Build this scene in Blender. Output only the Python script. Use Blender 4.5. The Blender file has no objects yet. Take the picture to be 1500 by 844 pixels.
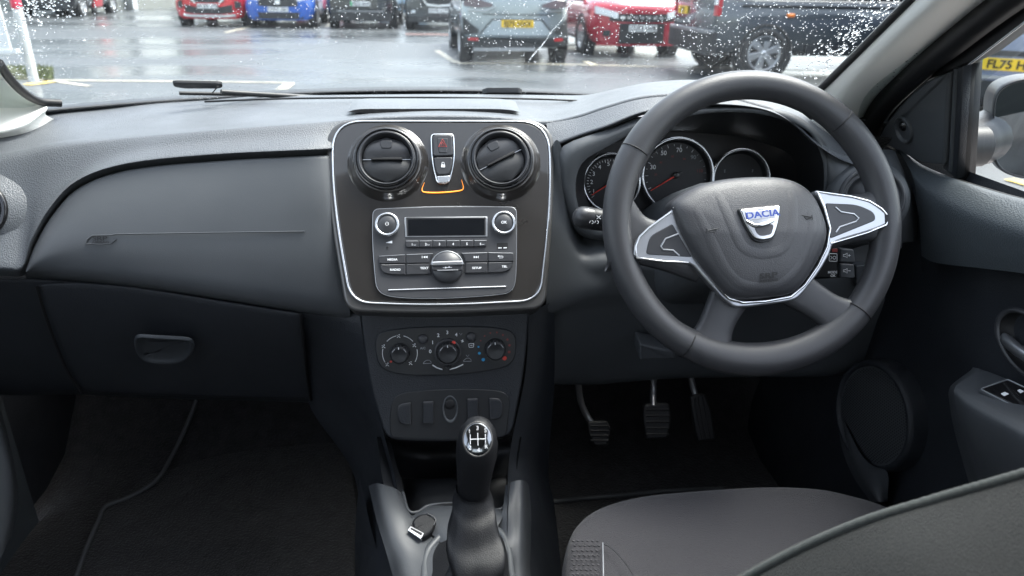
import bpy, math, random
from mathutils import Vector, Matrix
random.seed(7)
sc = bpy.context.scene
COL = sc.collection
PI = math.pi
R = math.radians
V = Vector

# ------------------------------------------------------------------ camera
F = 1050.0                       # focal length in photo pixels (1500 wide)
CAM = V((0, 0, 1.2))
PITCH, YAW, ROLL = R(23), R(5.5), R(1.1)
_fh = V((math.sin(YAW), math.cos(YAW), 0))
FW = _fh * math.cos(PITCH) + V((0, 0, -math.sin(PITCH)))
_r0 = V((math.cos(YAW), -math.sin(YAW), 0))
_u0 = _r0.cross(FW)
RT = _r0 * math.cos(ROLL) + _u0 * math.sin(ROLL)
UP = -_r0 * math.sin(ROLL) + _u0 * math.cos(ROLL)

def ray(px, py):
    return RT * (px - 750) + UP * (422 - py) + FW * F

def at(px, py, Y=None, X=None, Z=None):
    """the point of the place seen at a photo pixel, at a given forward / sideways / height coordinate"""
    d = ray(px, py)
    if Y is not None: t = Y / d.y
    elif X is not None: t = X / d.x
    else: t = (Z - CAM.z) / d.z
    return CAM + d * t

def pix(p):
    q = p - CAM
    d = q.dot(FW)
    return 750 + F * q.dot(RT) / d, 422 - F * q.dot(UP) / d

def depth(p): return (p - CAM).dot(FW)

class Frame:
    """a plane with its own axes: u to the right, v up, n towards the cabin"""
    def __init__(s, o, n, u=(1, 0, 0)):
        s.o = V(o); s.n = V(n).normalized(); u = V(u)
        s.u = (u - s.n * u.dot(s.n)).normalized(); s.v = s.n.cross(s.u)
    def hit(s, px, py):
        d = ray(px, py); return CAM + d * ((s.o - CAM).dot(s.n) / d.dot(s.n))
    def uv(s, px, py, h=0):
        f = s if not h else Frame(s.o + s.n * h, s.n, s.u)
        q = f.hit(px, py) - f.o
        return (q.dot(s.u), q.dot(s.v))
    def w(s, a, b, n=0.0): return s.o + s.u * a + s.v * b + s.n * n
    def mpp(s, px, py): return depth(s.hit(px, py)) / F
def frame2(p_top, p_bot):
    """frame that holds the X direction and two points"""
    d = (p_top - p_bot).normalized(); n = V((1, 0, 0)).cross(d)
    if n.y > 0: n = -n
    return Frame(p_top, n)

# ------------------------------------------------------------------ materials
MATS = {}
def mat(name, col, rough=0.5, metal=0.0, spec=0.5, bump=0.0, bscale=900.0, btype='NOISE', bdist=0.0004,
        coat=0.0, trans=0.0, ior=1.45, emit=None, var=0.0, vscale=6.0, sheen=0.0, rvar=0.0):
    if name in MATS: return MATS[name]
    m = bpy.data.materials.new(name); m.use_nodes = True
    nt = m.node_tree; N = nt.nodes; L = nt.links
    b = N['Principled BSDF']
    b.inputs['Base Color'].default_value = (*col, 1)
    b.inputs['Roughness'].default_value = rough
    b.inputs['Metallic'].default_value = metal
    b.inputs['Specular IOR Level'].default_value = spec
    b.inputs['Coat Weight'].default_value = coat
    b.inputs['Coat Roughness'].default_value = 0.06
    b.inputs['Transmission Weight'].default_value = trans
    b.inputs['IOR'].default_value = ior
    b.inputs['Sheen Weight'].default_value = sheen
    if emit:
        b.inputs['Emission Color'].default_value = (*emit[:3], 1); b.inputs['Emission Strength'].default_value = emit[3]
    tc = None
    if bump or var or rvar:
        tc = N.new('ShaderNodeTexCoord')
    if bump:
        if btype == 'VOR':
            t = N.new('ShaderNodeTexVoronoi'); t.inputs['Scale'].default_value = bscale; out = t.outputs['Distance']
        elif btype == 'WEAVE':
            t = N.new('ShaderNodeTexWave'); t.inputs['Scale'].default_value = bscale; t.inputs['Distortion'].default_value = 2; out = t.outputs['Fac']
        else:
            t = N.new('ShaderNodeTexNoise'); t.inputs['Scale'].default_value = bscale; t.inputs['Detail'].default_value = 3; out = t.outputs['Fac']
        L.new(tc.outputs['Object'], t.inputs['Vector'])
        bp = N.new('ShaderNodeBump'); bp.inputs['Strength'].default_value = bump; bp.inputs['Distance'].default_value = bdist
        L.new(out, bp.inputs['Height']); L.new(bp.outputs['Normal'], b.inputs['Normal'])
    if var:
        t = N.new('ShaderNodeTexNoise'); t.inputs['Scale'].default_value = vscale; t.inputs['Detail'].default_value = 4
        L.new(tc.outputs['Object'], t.inputs['Vector'])
        r = N.new('ShaderNodeValToRGB')
        r.color_ramp.elements[0].position = .3; r.color_ramp.elements[1].position = .7
        r.color_ramp.elements[0].color = (*[c * (1 - var) for c in col], 1)
        r.color_ramp.elements[1].color = (*[min(1, c * (1 + var)) for c in col], 1)
        L.new(t.outputs['Fac'], r.inputs['Fac']); L.new(r.outputs['Color'], b.inputs['Base Color'])
    if rvar:
        t = N.new('ShaderNodeTexNoise'); t.inputs['Scale'].default_value = 14; t.inputs['Detail'].default_value = 5
        L.new(tc.outputs['Object'], t.inputs['Vector'])
        mr = N.new('ShaderNodeMapRange'); mr.inputs[1].default_value = .35; mr.inputs[2].default_value = .65
        mr.inputs[3].default_value = max(0, rough - rvar); mr.inputs[4].default_value = rough + rvar
        L.new(t.outputs['Fac'], mr.inputs[0]); L.new(mr.outputs[0], b.inputs['Roughness'])
    MATS[name] = m
    return m

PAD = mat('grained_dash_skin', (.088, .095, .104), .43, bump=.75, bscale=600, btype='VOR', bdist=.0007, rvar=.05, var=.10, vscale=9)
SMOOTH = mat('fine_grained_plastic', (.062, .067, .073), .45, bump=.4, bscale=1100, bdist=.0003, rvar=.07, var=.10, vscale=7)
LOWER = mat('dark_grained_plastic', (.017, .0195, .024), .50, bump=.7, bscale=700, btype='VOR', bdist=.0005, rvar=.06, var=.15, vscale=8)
BLACK = mat('black_plastic', (.016, .017, .019), .42, bump=.2, bscale=1400, bdist=.0003)
DEEP = mat('deep_black_plastic', (.006, .006, .007), .6)
GLOSSK = mat('gloss_black_plastic', (.010, .010, .011), .12, coat=.4)
FASC = mat('gloss_brown_fascia', (.025, .0225, .021), .30, metal=.2, coat=1.0, bump=.03, bscale=1200, bdist=.0002, rvar=.04)
RIMG = mat('satin_grey_trim', (.10, .098, .096), .32, metal=.5)
CHROME = mat('chrome', (.78, .79, .80), .10, metal=1)
SATIN = mat('satin_silver', (.66, .67, .69), .26, metal=.95)
SILV = mat('brushed_silver', (.40, .41, .43), .36, metal=.9)
RADIO = mat('radio_grey_plastic', (.046, .047, .051), .42, bump=.2, bscale=1600, bdist=.0002)
BTN = mat('button_plastic', (.036, .037, .041), .33)
PRINT = mat('white_print', (.72, .73, .75), .5)
PRINTD = mat('grey_print', (.25, .26, .28), .5)
REDP = mat('red_print', (.55, .05, .035), .5)
BLUEP = mat('blue_print', (.03, .28, .55), .5)
DIMR = mat('dull_red_print', (.20, .03, .028), .5)
BADGE = mat('badge_metal', (.48, .49, .50), .13, metal=1)
SCREEN = mat('dark_display', (.006, .007, .009), .16)
WHEELR = mat('wheel_rim_skin', (.040, .041, .045), .38, bump=.35, bscale=1300, btype='VOR', bdist=.0003, rvar=.04)
WHEELP = mat('wheel_pad_skin', (.050, .051, .056), .42, bump=.5, bscale=900, btype='VOR', bdist=.0004, rvar=.04)
CREAM = mat('pale_grey_trim', (.82, .82, .78), .62, bump=.25, bscale=1200, bdist=.0003)
HEAD = mat('headliner_cloth', (.50, .50, .48), .9, bump=.3, bscale=700)
CARPET = mat('black_carpet', (.012, .0118, .0125), .95, bump=1, bscale=260, bdist=.004, sheen=.12, var=.5, vscale=45)
PIPING = mat('mat_edge_binding', (.060, .063, .066), .85, bump=.5, bscale=900)
DOORM = mat('teal_grey_door_skin', (.052, .061, .068), .45, bump=.7, bscale=520, btype='VOR', bdist=.0006, rvar=.05)
RUBBER = mat('rubber', (.014, .014, .015), .55, bump=.2, bscale=500)
GAITER = mat('black_leatherette', (.009, .0095, .011), .46, spec=.28, bump=.5, bscale=900, btype='VOR', bdist=.0004)
CONS = mat('console_top_grey', (.046, .050, .056), .45, bump=.4, bscale=900, bdist=.0003, rvar=.06)
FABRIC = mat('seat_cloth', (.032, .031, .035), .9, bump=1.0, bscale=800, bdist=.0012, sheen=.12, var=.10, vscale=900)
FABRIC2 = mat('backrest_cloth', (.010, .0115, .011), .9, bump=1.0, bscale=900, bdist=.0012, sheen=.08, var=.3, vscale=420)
PIPE2 = mat('seam_cloth', (.036, .042, .040), .9, bump=.8, bscale=900, sheen=.15)
STEEL = mat('painted_steel', (.35, .35, .36), .35, metal=.8)
HAND = mat('latch_plastic', (.030, .034, .039), .45, bump=.3, bscale=900)
HOUS = mat('mirror_housing_plastic', (.020, .021, .024), .4, bump=.3, bscale=900)
MIRROR = mat('mirror_glass', (.82, .84, .85), .02, metal=1)
SEAL = mat('rubber_seal', (.008, .008, .009), .5)
REDN = mat('red_needle', (.75, .07, .05), .4)
DIAL = mat('dial_face', (.010, .010, .012), .5)
CAPM = mat('mirror_cap', (.20, .21, .22), .10, metal=1)
AMBREFL = mat('amber_reflection_glow', (.8, .3, .05), .4, emit=(1.0, .28, .02, .30))  # emission imitates an amber reflection on the fascia, not a lamp
DROP = mat('rain_water', (1, 1, 1), 0.0, trans=1, ior=1.33)

def glass_mat(name, tint=(.83, .875, .87), refl=1.0):
    m = bpy.data.materials.new(name); m.use_nodes = True
    nt = m.node_tree; N = nt.nodes; L = nt.links; N.remove(N['Principled BSDF'])
    t = N.new('ShaderNodeBsdfTransparent'); t.inputs[0].default_value = (*tint, 1)
    g = N.new('ShaderNodeBsdfGlossy'); g.inputs['Roughness'].default_value = .01
    f = N.new('ShaderNodeFresnel'); f.inputs[0].default_value = 1.45
    ge = N.new('ShaderNodeNewGeometry'); mr = N.new('ShaderNodeMapRange'); mr.inputs[3].default_value = 1.45; mr.inputs[4].default_value = 1 / 1.45
    L.new(ge.outputs['Backfacing'], mr.inputs[0]); L.new(mr.outputs[0], f.inputs[0])
    k = N.new('ShaderNodeMath'); k.operation = 'MULTIPLY'; k.inputs[1].default_value = refl
    mx = N.new('ShaderNodeMixShader')
    L.new(f.outputs[0], k.inputs[0]); L.new(k.outputs[0], mx.inputs[0]); L.new(t.outputs[0], mx.inputs[1]); L.new(g.outputs[0], mx.inputs[2])
    L.new(mx.outputs[0], N['Material Output'].inputs[0])
    return m
GLASS = glass_mat('windscreen_glass')
LENS = glass_mat('clear_lens', (.95, .95, .95), .35)

# ------------------------------------------------------------------ mesh builder
def cr(p0, p1, p2, p3, t):
    return 0.5 * ((2 * p1) + (p2 - p0) * t + (2 * p0 - 5 * p1 + 4 * p2 - p3) * t * t + (3 * p1 - p0 - 3 * p2 + p3) * t ** 3)
def spline(pts, n=6, closed=False):
    pts = [V(p) for p in pts]; N = len(pts); out = []
    if closed:
        for i in range(N):
            for k in range(n): out.append(cr(pts[i - 1], pts[i], pts[(i + 1) % N], pts[(i + 2) % N], k / n))
        return out
    for i in range(N - 1):
        a = pts[i - 1] if i else 2 * pts[0] - pts[1]; d = pts[i + 2] if i + 2 < N else 2 * pts[-1] - pts[-2]
        for k in range(n): out.append(cr(a, pts[i], pts[i + 1], d, k / n))
    out.append(pts[-1]); return out
def rpoly(pts, r, n=4):
    """round the corners of a 2-D polygon by r (one value or one for each corner)"""
    pts = [V(p) for p in pts]; N = len(pts); out = []
    for i in range(N):
        p = pts[i]; a = pts[i - 1] - p; b = pts[(i + 1) % N] - p
        rr = r[i] if isinstance(r, (list, tuple)) else r
        la = min(rr, a.length * .49); lb = min(rr, b.length * .49)
        s = p + a.normalized() * la; e = p + b.normalized() * lb
        for k in range(n + 1):
            t = k / n; out.append(s * (1 - t) ** 2 + p * 2 * t * (1 - t) + e * t * t)
    return out
def area(p): return sum(p[i - 1][0] * p[i][1] - p[i][0] * p[i - 1][1] for i in range(len(p))) / 2
def inset(p, d):
    N = len(p); out = []
    for i in range(N):
        a = V(p[i - 1][:2]); b = V(p[i][:2]); c = V(p[(i + 1) % N][:2])
        e1 = b - a; e2 = c - b
        if e1.length < 1e-9: e1 = e2
        if e2.length < 1e-9: e2 = e1
        n1 = V((-e1.y, e1.x)).normalized(); n2 = V((-e2.y, e2.x)).normalized(); m = n1 + n2
        if m.length < 1e-6: m = n1
        m.normalize(); k = max(.5, m.dot(n1)); out.append(b + m * (d / k))
    return out

class MB:
    def __init__(s): s.v = []; s.f = []; s.m = []; s.s = []; s.mats = []
    def mi(s, m):
        if m not in s.mats: s.mats.append(m)
        return s.mats.index(m)
    def add(s, vs, fs, m, smooth=True):
        o = len(s.v); s.v.extend(V(v) for v in vs); k = s.mi(m)
        for f in fs: s.f.append([o + i for i in f]); s.m.append(k); s.s.append(smooth)
        return s
    def grid(s, rows, m, smooth=True, closed=False, flip=False):
        n = len(rows[0]); vs = [p for r in rows for p in r]; fs = []
        for i in range(len(rows) - 1):
            for j in range(n if closed else n - 1):
                a = i * n + j; b = i * n + (j + 1) % n; q = [a, b, b + n, a + n]
                fs.append(q[::-1] if flip else q)
        return s.add(vs, fs, m, smooth)
    def surf(s, rows, m, nu=5, nv=4, smooth=True):
        """smooth skin through rows of points"""
        rr = [spline(r, nu) for r in rows]; cols = [spline([r[j] for r in rr], nv) for j in range(len(rr[0]))]
        return s.grid([[c[i] for c in cols] for i in range(len(cols[0]))], m, smooth)
    def plate(s, fr, poly, n0, n1, m, bev=0.0, side=None, px=True, steps=3, capm=None, crown=0.0):
        """outline on a frame raised from n0 to n1 with a rounded edge"""
        p = [V(fr.uv(q[0], q[1])) for q in poly] if px else [V(q[:2]) for q in poly]
        if area(p) < 0: p = p[::-1]
        N = len(p); rings = [[fr.w(q.x, q.y, n0) for q in p]]
        if bev:
            for k in range(steps + 1):
                a = PI / 2 * k / steps; q2 = inset(p, bev * (1 - math.cos(a)))
                rings.append([fr.w(q.x, q.y, n1 - abs(bev) * (1 - math.sin(a))) for q in q2])
        else: rings.append([fr.w(q.x, q.y, n1) for q in p])
        s.grid(rings, side or m, bool(bev), closed=True)
        s.add(rings[-1], [list(range(N))], capm or m, False)
        return s
    def box(s, fr, a0, a1, b0, b1, n0, n1, m, bev=.0, r=0):
        poly = [(a0, b0), (a1, b0), (a1, b1), (a0, b1)]
        if r: poly = rpoly(poly, r)
        return s.plate(fr, poly, n0, n1, m, bev, px=False)
    def lathe(s, fr, c, prof, m, seg=40, px=True, sx=1.0, a0=0, a1=2 * PI):
        """profile of (radius, height) turned about the frame's normal at c"""
        a, b = fr.uv(*c) if px else c
        full = abs(a1 - a0 - 2 * PI) < 1e-6; n = seg if full else seg + 1
        rows = [[fr.w(a + math.cos(a0 + (a1 - a0) * k / seg) * r * sx, b + math.sin(a0 + (a1 - a0) * k / seg) * r, h) for k in range(n)] for r, h in prof]
        s.grid(rows, m, True, closed=full)
        return s
    def disc(s, fr, c, r, n, m, seg=32, px=True):
        a, b = fr.uv(*c) if px else c
        return s.add([fr.w(a + math.cos(2 * PI * k / seg) * r, b + math.sin(2 * PI * k / seg) * r, n) for k in range(seg)], [list(range(seg))], m, False)
    def tube(s, pts, r, m, seg=8, closed=False, flat=1.0, nrm=None, caps=True):
        """round or flattened bar along a path"""
        pts = [V(p) for p in pts]; N = len(pts); rings = []; up = V(nrm) if nrm else V((0, .3, 1))
        for i in range(N):
            a = pts[i - 1] if (i or closed) else pts[i]; b = pts[(i + 1) % N] if (i < N - 1 or closed) else pts[i]
            t = (b - a).normalized(); x = t.cross(up)
            if x.length < 1e-4: x = t.cross(V((1, 0, .1)))
            x.normalize(); y = x.cross(t).normalized(); rr = r[i] if isinstance(r, (list, tuple)) else r
            rings.append([pts[i] + x * math.cos(2 * PI * k / seg) * rr + y * math.sin(2 * PI * k / seg) * rr * flat for k in range(seg)])
        if closed: rings.append(rings[0])
        s.grid(rings, m, True, closed=True)
        if caps and not closed:
            s.add(rings[0], [list(range(seg))[::-1]], m, False); s.add(rings[-1], [list(range(seg))], m, False)
        return s
    def strip(s, fr, pts, w, n0, n1, m, closed=False, px=True):
        """thin raised line drawn along a path on a frame (w in metres)"""
        p = [V(fr.uv(q[0], q[1])) for q in pts] if px else [V(q[:2]) for q in pts]
        return s.tube([fr.w(q.x, q.y, (n0 + n1) / 2) for q in p], w / 2, m, 6, closed, flat=max(.15, abs(n1 - n0) / w), nrm=fr.n)
    def text(s, fr, txt, c, h, n, m, ang=0.0, px=True, wide=1.0, bold=0.0, ext=0.0, align='CENTER'):
        """lettering lying on a frame, h metres high"""
        key = (txt, bold)
        if key not in TXT:
            cu = bpy.data.curves.new('lettering', 'FONT'); cu.body = txt; cu.align_x = 'CENTER'; cu.align_y = 'CENTER'; cu.offset = bold; cu.resolution_u = 3
            o = bpy.data.objects.new('lettering', cu); COL.objects.link(o); bpy.context.view_layer.update()
            me = bpy.data.meshes.new_from_object(o); TXT[key] = ([tuple(v.co) for v in me.vertices], [list(f.vertices) for f in me.polygons])
            bpy.data.objects.remove(o); bpy.data.meshes.remove(me); bpy.data.curves.remove(cu)
        vs, fs = TXT[key]; a, b = fr.uv(*c) if px else c; k = h / .7; ca, sa = math.cos(ang), math.sin(ang)
        return s.add([fr.w(a + (x * wide * ca - y * sa) * k, b + (x * wide * sa + y * ca) * k, n) for x, y, _ in vs], fs, m, False)
    def build(s, name, parent=None, label=None, root=None):
        me = bpy.data.meshes.new(name); o = bpy.data.objects.new(name, me); COL.objects.link(o)
        off = V((0, 0, 0)); q = parent
        while q is not None: off += q.location; q = q.parent
        me.from_pydata([tuple(v - off) for v in s.v], [], s.f)
        for m in s.mats: me.materials.append(m)
        for p, k, sm in zip(me.polygons, s.m, s.s): p.material_index = k; p.use_smooth = sm
        me.update(); o.parent = parent
        if label: o['label'] = label
        return o
TXT = {}
def tag(o, label=None, cat=None, group=None, kind=None):
    if label: o['label'] = label
    if cat: o['category'] = cat
    if group: o['group'] = group
    if kind: o['kind'] = kind
    return o
def thing(name, loc, label, cat, group=None):
    o = bpy.data.objects.new(name, None); COL.objects.link(o); o.location = loc; o.empty_display_size = .1
    return tag(o, label, cat, group)
def ring2(cx, cy, r, n=32, sx=1.0, a0=0, a1=2 * PI, end=False):
    return [(cx + math.cos(a0 + (a1 - a0) * k / n) * r * sx, cy - math.sin(a0 + (a1 - a0) * k / n) * r) for k in range(n + (1 if end else 0))]

# ================================================================== THE DASHBOARD
dash = thing('dashboard', (0, .95, .8), 'dark grey grained dashboard with brown gloss centre panel under the windscreen', 'dashboard')

# ---- upper pad: from the windscreen base to the edge above the front panels
r0 = [(-90,166,1.02),(0,158,1.10),(50,155,1.13),(100,152,1.15),(160,150,1.17),(230,147,1.18),(300,144.5,1.2),(390,141,1.21),(480,139.5,1.22),(522,139,1.223)]
r1 = [(-90,250,.94),(0,230,.95),(40,222,.955),(85,212,.96),(140,205,.965),(210,198,.97),(290,191,.97),(385,184,.975),(480,177,.98),(522,173.5,.98)]
r2 = [(-90,402,.87),(0,402,.875),(38,398,.88),(51,358,.885),(78,312,.90),(118,272,.915),(190,247,.925),(320,234,.93),(470,226.5,.932),(520,224,.99)]
rr2 = [(-90,394,.868),(0,394,.873),(32,393,.878),(45,354,.883),(71,307,.898),(112,265,.912),(187,239.5,.922),(320,226,.927),(470,219,.929),(520,216.5,.985)]
def rows(*rs): return [[at(x, y, Y) for x, y, Y in r] for r in rs]
def mix(a, b, t, dy=0.0, dpy=0.0): return [(p[0] + (q[0] - p[0]) * t, p[1] + (q[1] - p[1]) * t + dpy, p[2] + (q[2] - p[2]) * t + dy) for p, q in zip(a, b)]
m = MB()
m.surf(rows(r0, mix(r0, r1, .45, .0), mix(r0, r1, .86), r1, mix(r1, rr2, .12, -.004), mix(r1, rr2, .5), mix(r1, rr2, .93, -.002), mix(rr2, r2, .12, .001), mix(rr2, r2, .85, .011), [(x + 2, y + 3, Y + .022) for x, y, Y in r2]), PAD)
c0 = [(522,139,1.223),(560,138.5,1.225),(645,138,1.23),(730,138.5,1.225),(810,139.5,1.22),(860,139,1.19),(900,131,1.15),(950,121,1.12),(1010,117,1.10),(1060,121,1.08),(1110,130,1.06),(1145,146,1.05),(1175,166,1.03),(1205,190,1.01),(1245,214,.99),(1292,226,.96)]
c1 = [(522,173.5,.98),(560,171,.98),(645,169,.98),(730,171,.98),(800,177,.99),(845,169,.985),(888,155,.975),(940,141,.965),(1005,136,.955),(1060,139,.95),(1105,150,.94),(1138,161,.935),(1165,180,.93),(1192,205,.925),(1236,228,.92),(1290,240,.90)]
m.surf(rows(c0, mix(c0, c1, .3), mix(c0, c1, .6, .0, -1), mix(c0, c1, .9), c1, [(x, y + 6, Y - .004) for x, y, Y in c1]), PAD)
# front edge of the pad right of the centre panel, then its dark undercut
e0 = [(x, y + 4, Y - .006) for x, y, Y in c1[4:]]
e1 = [(808,216,.945),(848,200,.94),(890,186,.93),(941,166,.93),(1005,155,.93),(1060,154,.93),(1107,158,.93),(1142,169,.925),(1170,188,.92),(1198,213,.915),(1238,237,.91),(1290,250,.895)]
m.surf(rows(e0, mix(e0, e1, .7, -.003), e1, [(x, y + 3, Y + .035) for x, y, Y in e1]), PAD, nu=5, nv=3)
m.build('upper_panel', dash)
# raised lip; the shade on its cabin-side face is coloured in near-black
m = MB()
lip = [(508,164.5),(525,165),(560,166),(645,166),(715,166),(745,165.5),(762,164.5)]
A = [at(x, y, 1.03 - abs(x - 640) * .00012) for x, y in lip]
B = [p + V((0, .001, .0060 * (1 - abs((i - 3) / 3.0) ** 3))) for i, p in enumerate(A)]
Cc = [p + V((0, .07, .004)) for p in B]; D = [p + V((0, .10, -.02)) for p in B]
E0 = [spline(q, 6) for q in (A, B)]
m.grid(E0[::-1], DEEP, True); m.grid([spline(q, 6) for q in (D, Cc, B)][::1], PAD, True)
m.build('tray_lip', dash)
# defrost slot at the windscreen base
m = MB()
pts = [at(x, y, 1.15) for x, y in [(300,150.5),(400,146.5),(500,145),(645,144.5),(780,146.5),(845,149)]]
m.tube([p + V((0, 0, .0015)) for p in spline(pts, 6)], .0016, BLACK, 6); m.build('defrost_slot', dash)

# ---- passenger airbag panel
t0 = [(38,394,.888),(51,360,.89),(78,314,.903),(118,274,.917),(190,249,.927),(320,236,.93),(468,228.5,.93),(493,228,.966)]
b0 = [(38,402,.882),(56,402,.88),(92,405,.878),(150,410,.876),(232,420,.872),(345,437,.868),(480,459,.862),(513,463,.862)]
m = MB()
m.surf(rows([(x + 1, y + 1.5, Y + .012) for x, y, Y in t0], t0, mix(t0, b0, .05, -.004), mix(t0, b0, .3, -.012), mix(t0, b0, .6, -.014), mix(t0, b0, .85, -.008), mix(t0, b0, .96, -.001), [(x, y + 3, Y + .01) for x, y, Y in b0], [(x, y + 6, Y + .035) for x, y, Y in b0]), SMOOTH, nu=6)
ab = m.build('airbag_panel', dash)
AB = frame2(at(300, 290, .902), at(300, 380, .872))
m = MB()
m.strip(AB, [(128,357),(131,350.5),(138,345.5),(166,345),(172,343.5),(300,341.5),(447,339.5)], .0016, .0035, .0055, SMOOTH)
m.strip(AB, [(128,357),(150,358.5),(164,357.5),(172,351)], .0014, .003, .005, SMOOTH)
m.text(AB, 'SRP', (149, 350), .0052, .0052, DEEP, wide=1.5, bold=.02); m.text(AB, 'AIRBAG', (150, 355.5), .0026, .0052, DEEP, wide=1.6, bold=.02)
m.build('airbag_marking', dash)

# ---- lower dash, passenger side
m = MB()
l0 = [(-90,404,.92),(0,406,.92),(60,407,.915),(150,413,.91),(232,424,.905),(345,441,.90),(440,458,.895)]
l1 = [(-90,570,.99),(0,577,.99),(110,576,.99),(190,580,.985),(270,583,.985),(360,585,.98),(457,588,.975)]
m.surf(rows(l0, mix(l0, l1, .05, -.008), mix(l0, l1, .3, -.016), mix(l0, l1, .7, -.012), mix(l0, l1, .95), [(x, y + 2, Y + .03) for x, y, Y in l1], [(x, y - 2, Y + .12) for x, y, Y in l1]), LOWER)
m.build('lower_panel', dash)
m = MB()
g0 = [(57,420,.898),(100,417,.896),(170,421,.893),(240,430,.889),(345,447,.884),(437,461,.88)]
g1 = [(120,574,.972),(165,577,.97),(220,579,.968),(280,581,.967),(350,583,.965),(452,585,.962)]
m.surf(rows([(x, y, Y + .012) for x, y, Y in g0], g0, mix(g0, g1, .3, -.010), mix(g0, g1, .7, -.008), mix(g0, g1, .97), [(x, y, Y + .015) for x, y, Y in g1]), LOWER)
# shadow gaps down both sides of the lid
gb = m.build('glovebox', dash)
m = MB()
m.tube(spline([at(x, y, Y) for x, y, Y in [(54,420,.893),(64,455,.905),(78,495,.925),(97,540,.945),(118,574,.965)]], 5), .0022, DEEP, 6)
m.build('lid_gap', gb); m = MB()
m.tube(spline([at(x, y, Y) for x, y, Y in [(440,460,.872),(443,490,.885),(447,530,.92),(452,570,.95),(455,586,.962)]], 5), .0022, DEEP, 6)
m.build('lid_gap', gb)
GB = frame2(at(240, 470, .878), at(240, 550, .925))
m = MB()
hp = rpoly([(197,488),(282,493),(286,508),(270,529),(215,529),(200,512)], [12,10,10,22,22,14])
q = [V(GB.uv(*p)) for p in hp]
if area(q) < 0: q = q[::-1]
rg = []
for ins, n in ((-.0012, .001), (0, .0045), (.002, .0055), (.004, .002), (.010, -.0005), (.018, -.001)):
    rg.append([GB.w(p.x, p.y, n + .001) for p in inset(q, ins)])
m.grid(rg, HAND, True, closed=True); m.add(rg[-1], [list(range(len(rg[-1])))], HAND, True)
m.build('handle', gb)

# ---- left side air vent at the picture edge
SV = frame2(at(0, 280, .925), at(0, 340, .903)); mp = SV.mpp(0, 310)
m = MB()
c = (-27, 310)
m.lathe(SV, c, [(84 * mp, -.016), (70 * mp, -.006), (58 * mp, .001), (50 * mp, .005), (45 * mp, .008), (42 * mp, .009)], PAD)
m.lathe(SV, c, [(43 * mp, .006), (43 * mp, .012), (40.5 * mp, .0145), (38 * mp, .012), (38 * mp, .009), (36 * mp, .011), (33 * mp, .009), (31 * mp, -.004)], GLOSSK)
sv = m.build('air_vent', dash)
m = MB(); m.lathe(SV, c, [(31 * mp, -.002), (28 * mp, .002), (0, .004)], BLACK); m.build('flap', sv)

# ---- centre stack side cheeks and lower stack
FA = frame2(at(645, 178, .964), at(645, 452, .830))
def fa(px, py, n=0.0): return FA.w(*FA.uv(px, py), n)
m = MB()
outl = rpoly([(477,176),(811,176),(811,300),(799,453),(645,461),(507,457),(481,300)], [44,44,120,22,200,22,120], 7)
m.plate(FA, outl, -.05, .004, RIMG, bev=.004)
inner = rpoly([(487,180.5),(803,180.5),(806,300),(790,441),(645,448.5),(515,444),(490,300)], [46,46,120,30,200,30,120], 8)
m.plate(FA, inner, .0, .0062, FASC, bev=.003)
fas = m.build('centre_fascia', dash)
m = MB(); m.strip(FA, inner, .0029, .0048, .0074, SATIN, closed=True); m.build('chrome_strip', fas)

def air_vent(c, rot):
    mp = FA.mpp(*c)
    m = MB()
    m.lathe(FA, (c[0] + 1, c[1] + 1), [(60 * mp, .0055), (56 * mp, .0075), (52 * mp, .012), (49 * mp, .0165), (46 * mp, .019), (44 * mp, .018)], FASC, 56)
    m.lathe(FA, c, [(46 * mp, .014), (46 * mp, .0205), (44.5 * mp, .022), (43 * mp, .0205), (42.6 * mp, .019), (42 * mp, .021), (40 * mp, .0225), (37.5 * mp, .0215), (36 * mp, .018), (35 * mp, .006)], GLOSSK, 56)
    v = m.build('air_vent', dash)
    m = MB()
    m.lathe(FA, c, [(39.6 * mp, .0215), (39 * mp, .0238), (37.4 * mp, .0232), (36.2 * mp, .020), (35 * mp, .012)], SILV if False else BTN, 56); m.build('ring', v)
    a, b = FA.uv(*c); Q = Frame(FA.w(a, b), FA.n, FA.u * math.cos(rot) + FA.v * math.sin(rot))
    m = MB(); rr = 34 * mp
    for sgn, mt in ((1, BTN), (-1, BLACK)):
        rws = []
        for i in range(7):
            y = sgn * rr * i / 6
            hw = math.sqrt(max(0, rr * rr - y * y))
            h = .0155 + (.0042 if sgn > 0 else .0035) * math.sin(PI * min(1, i / 6 * .9 + .12)) - (0.0 if sgn > 0 else .001)
            rws.append([Q.w(-hw + 2 * hw * k / 20, y, h - .004 * ((k - 10) / 10) ** 2 * (1 - i / 8)) for k in range(21)])
        m.grid(rws, mt, True, flip=(sgn < 0))
    m.box(Q, -rr * .64, rr * .66, -rr * .045, rr * .045, .012, .0200, DEEP, .0006)
    m.plate(Q, rpoly([(-rr * .22, rr * .45), (rr * .22, rr * .45), (rr * .26, rr * .8), (-rr * .26, rr * .8)], rr * .1), .014, .0205, BTN, .0008, px=False)
    m.add([Q.w(-rr, -.0004, .0158), Q.w(rr, -.0004, .0158), Q.w(rr, .0004, .0158), Q.w(-rr, .0004, .0158)], [[0, 1, 2, 3]], SILV, False)
    m.lathe(Q, (0, 0), [(35.5 * mp, .006), (0, .0062)], DEEP, px=False)
    m.build('flap', v)
air_vent((568, 240), 0.0); air_vent((732, 240), R(27))

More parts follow.
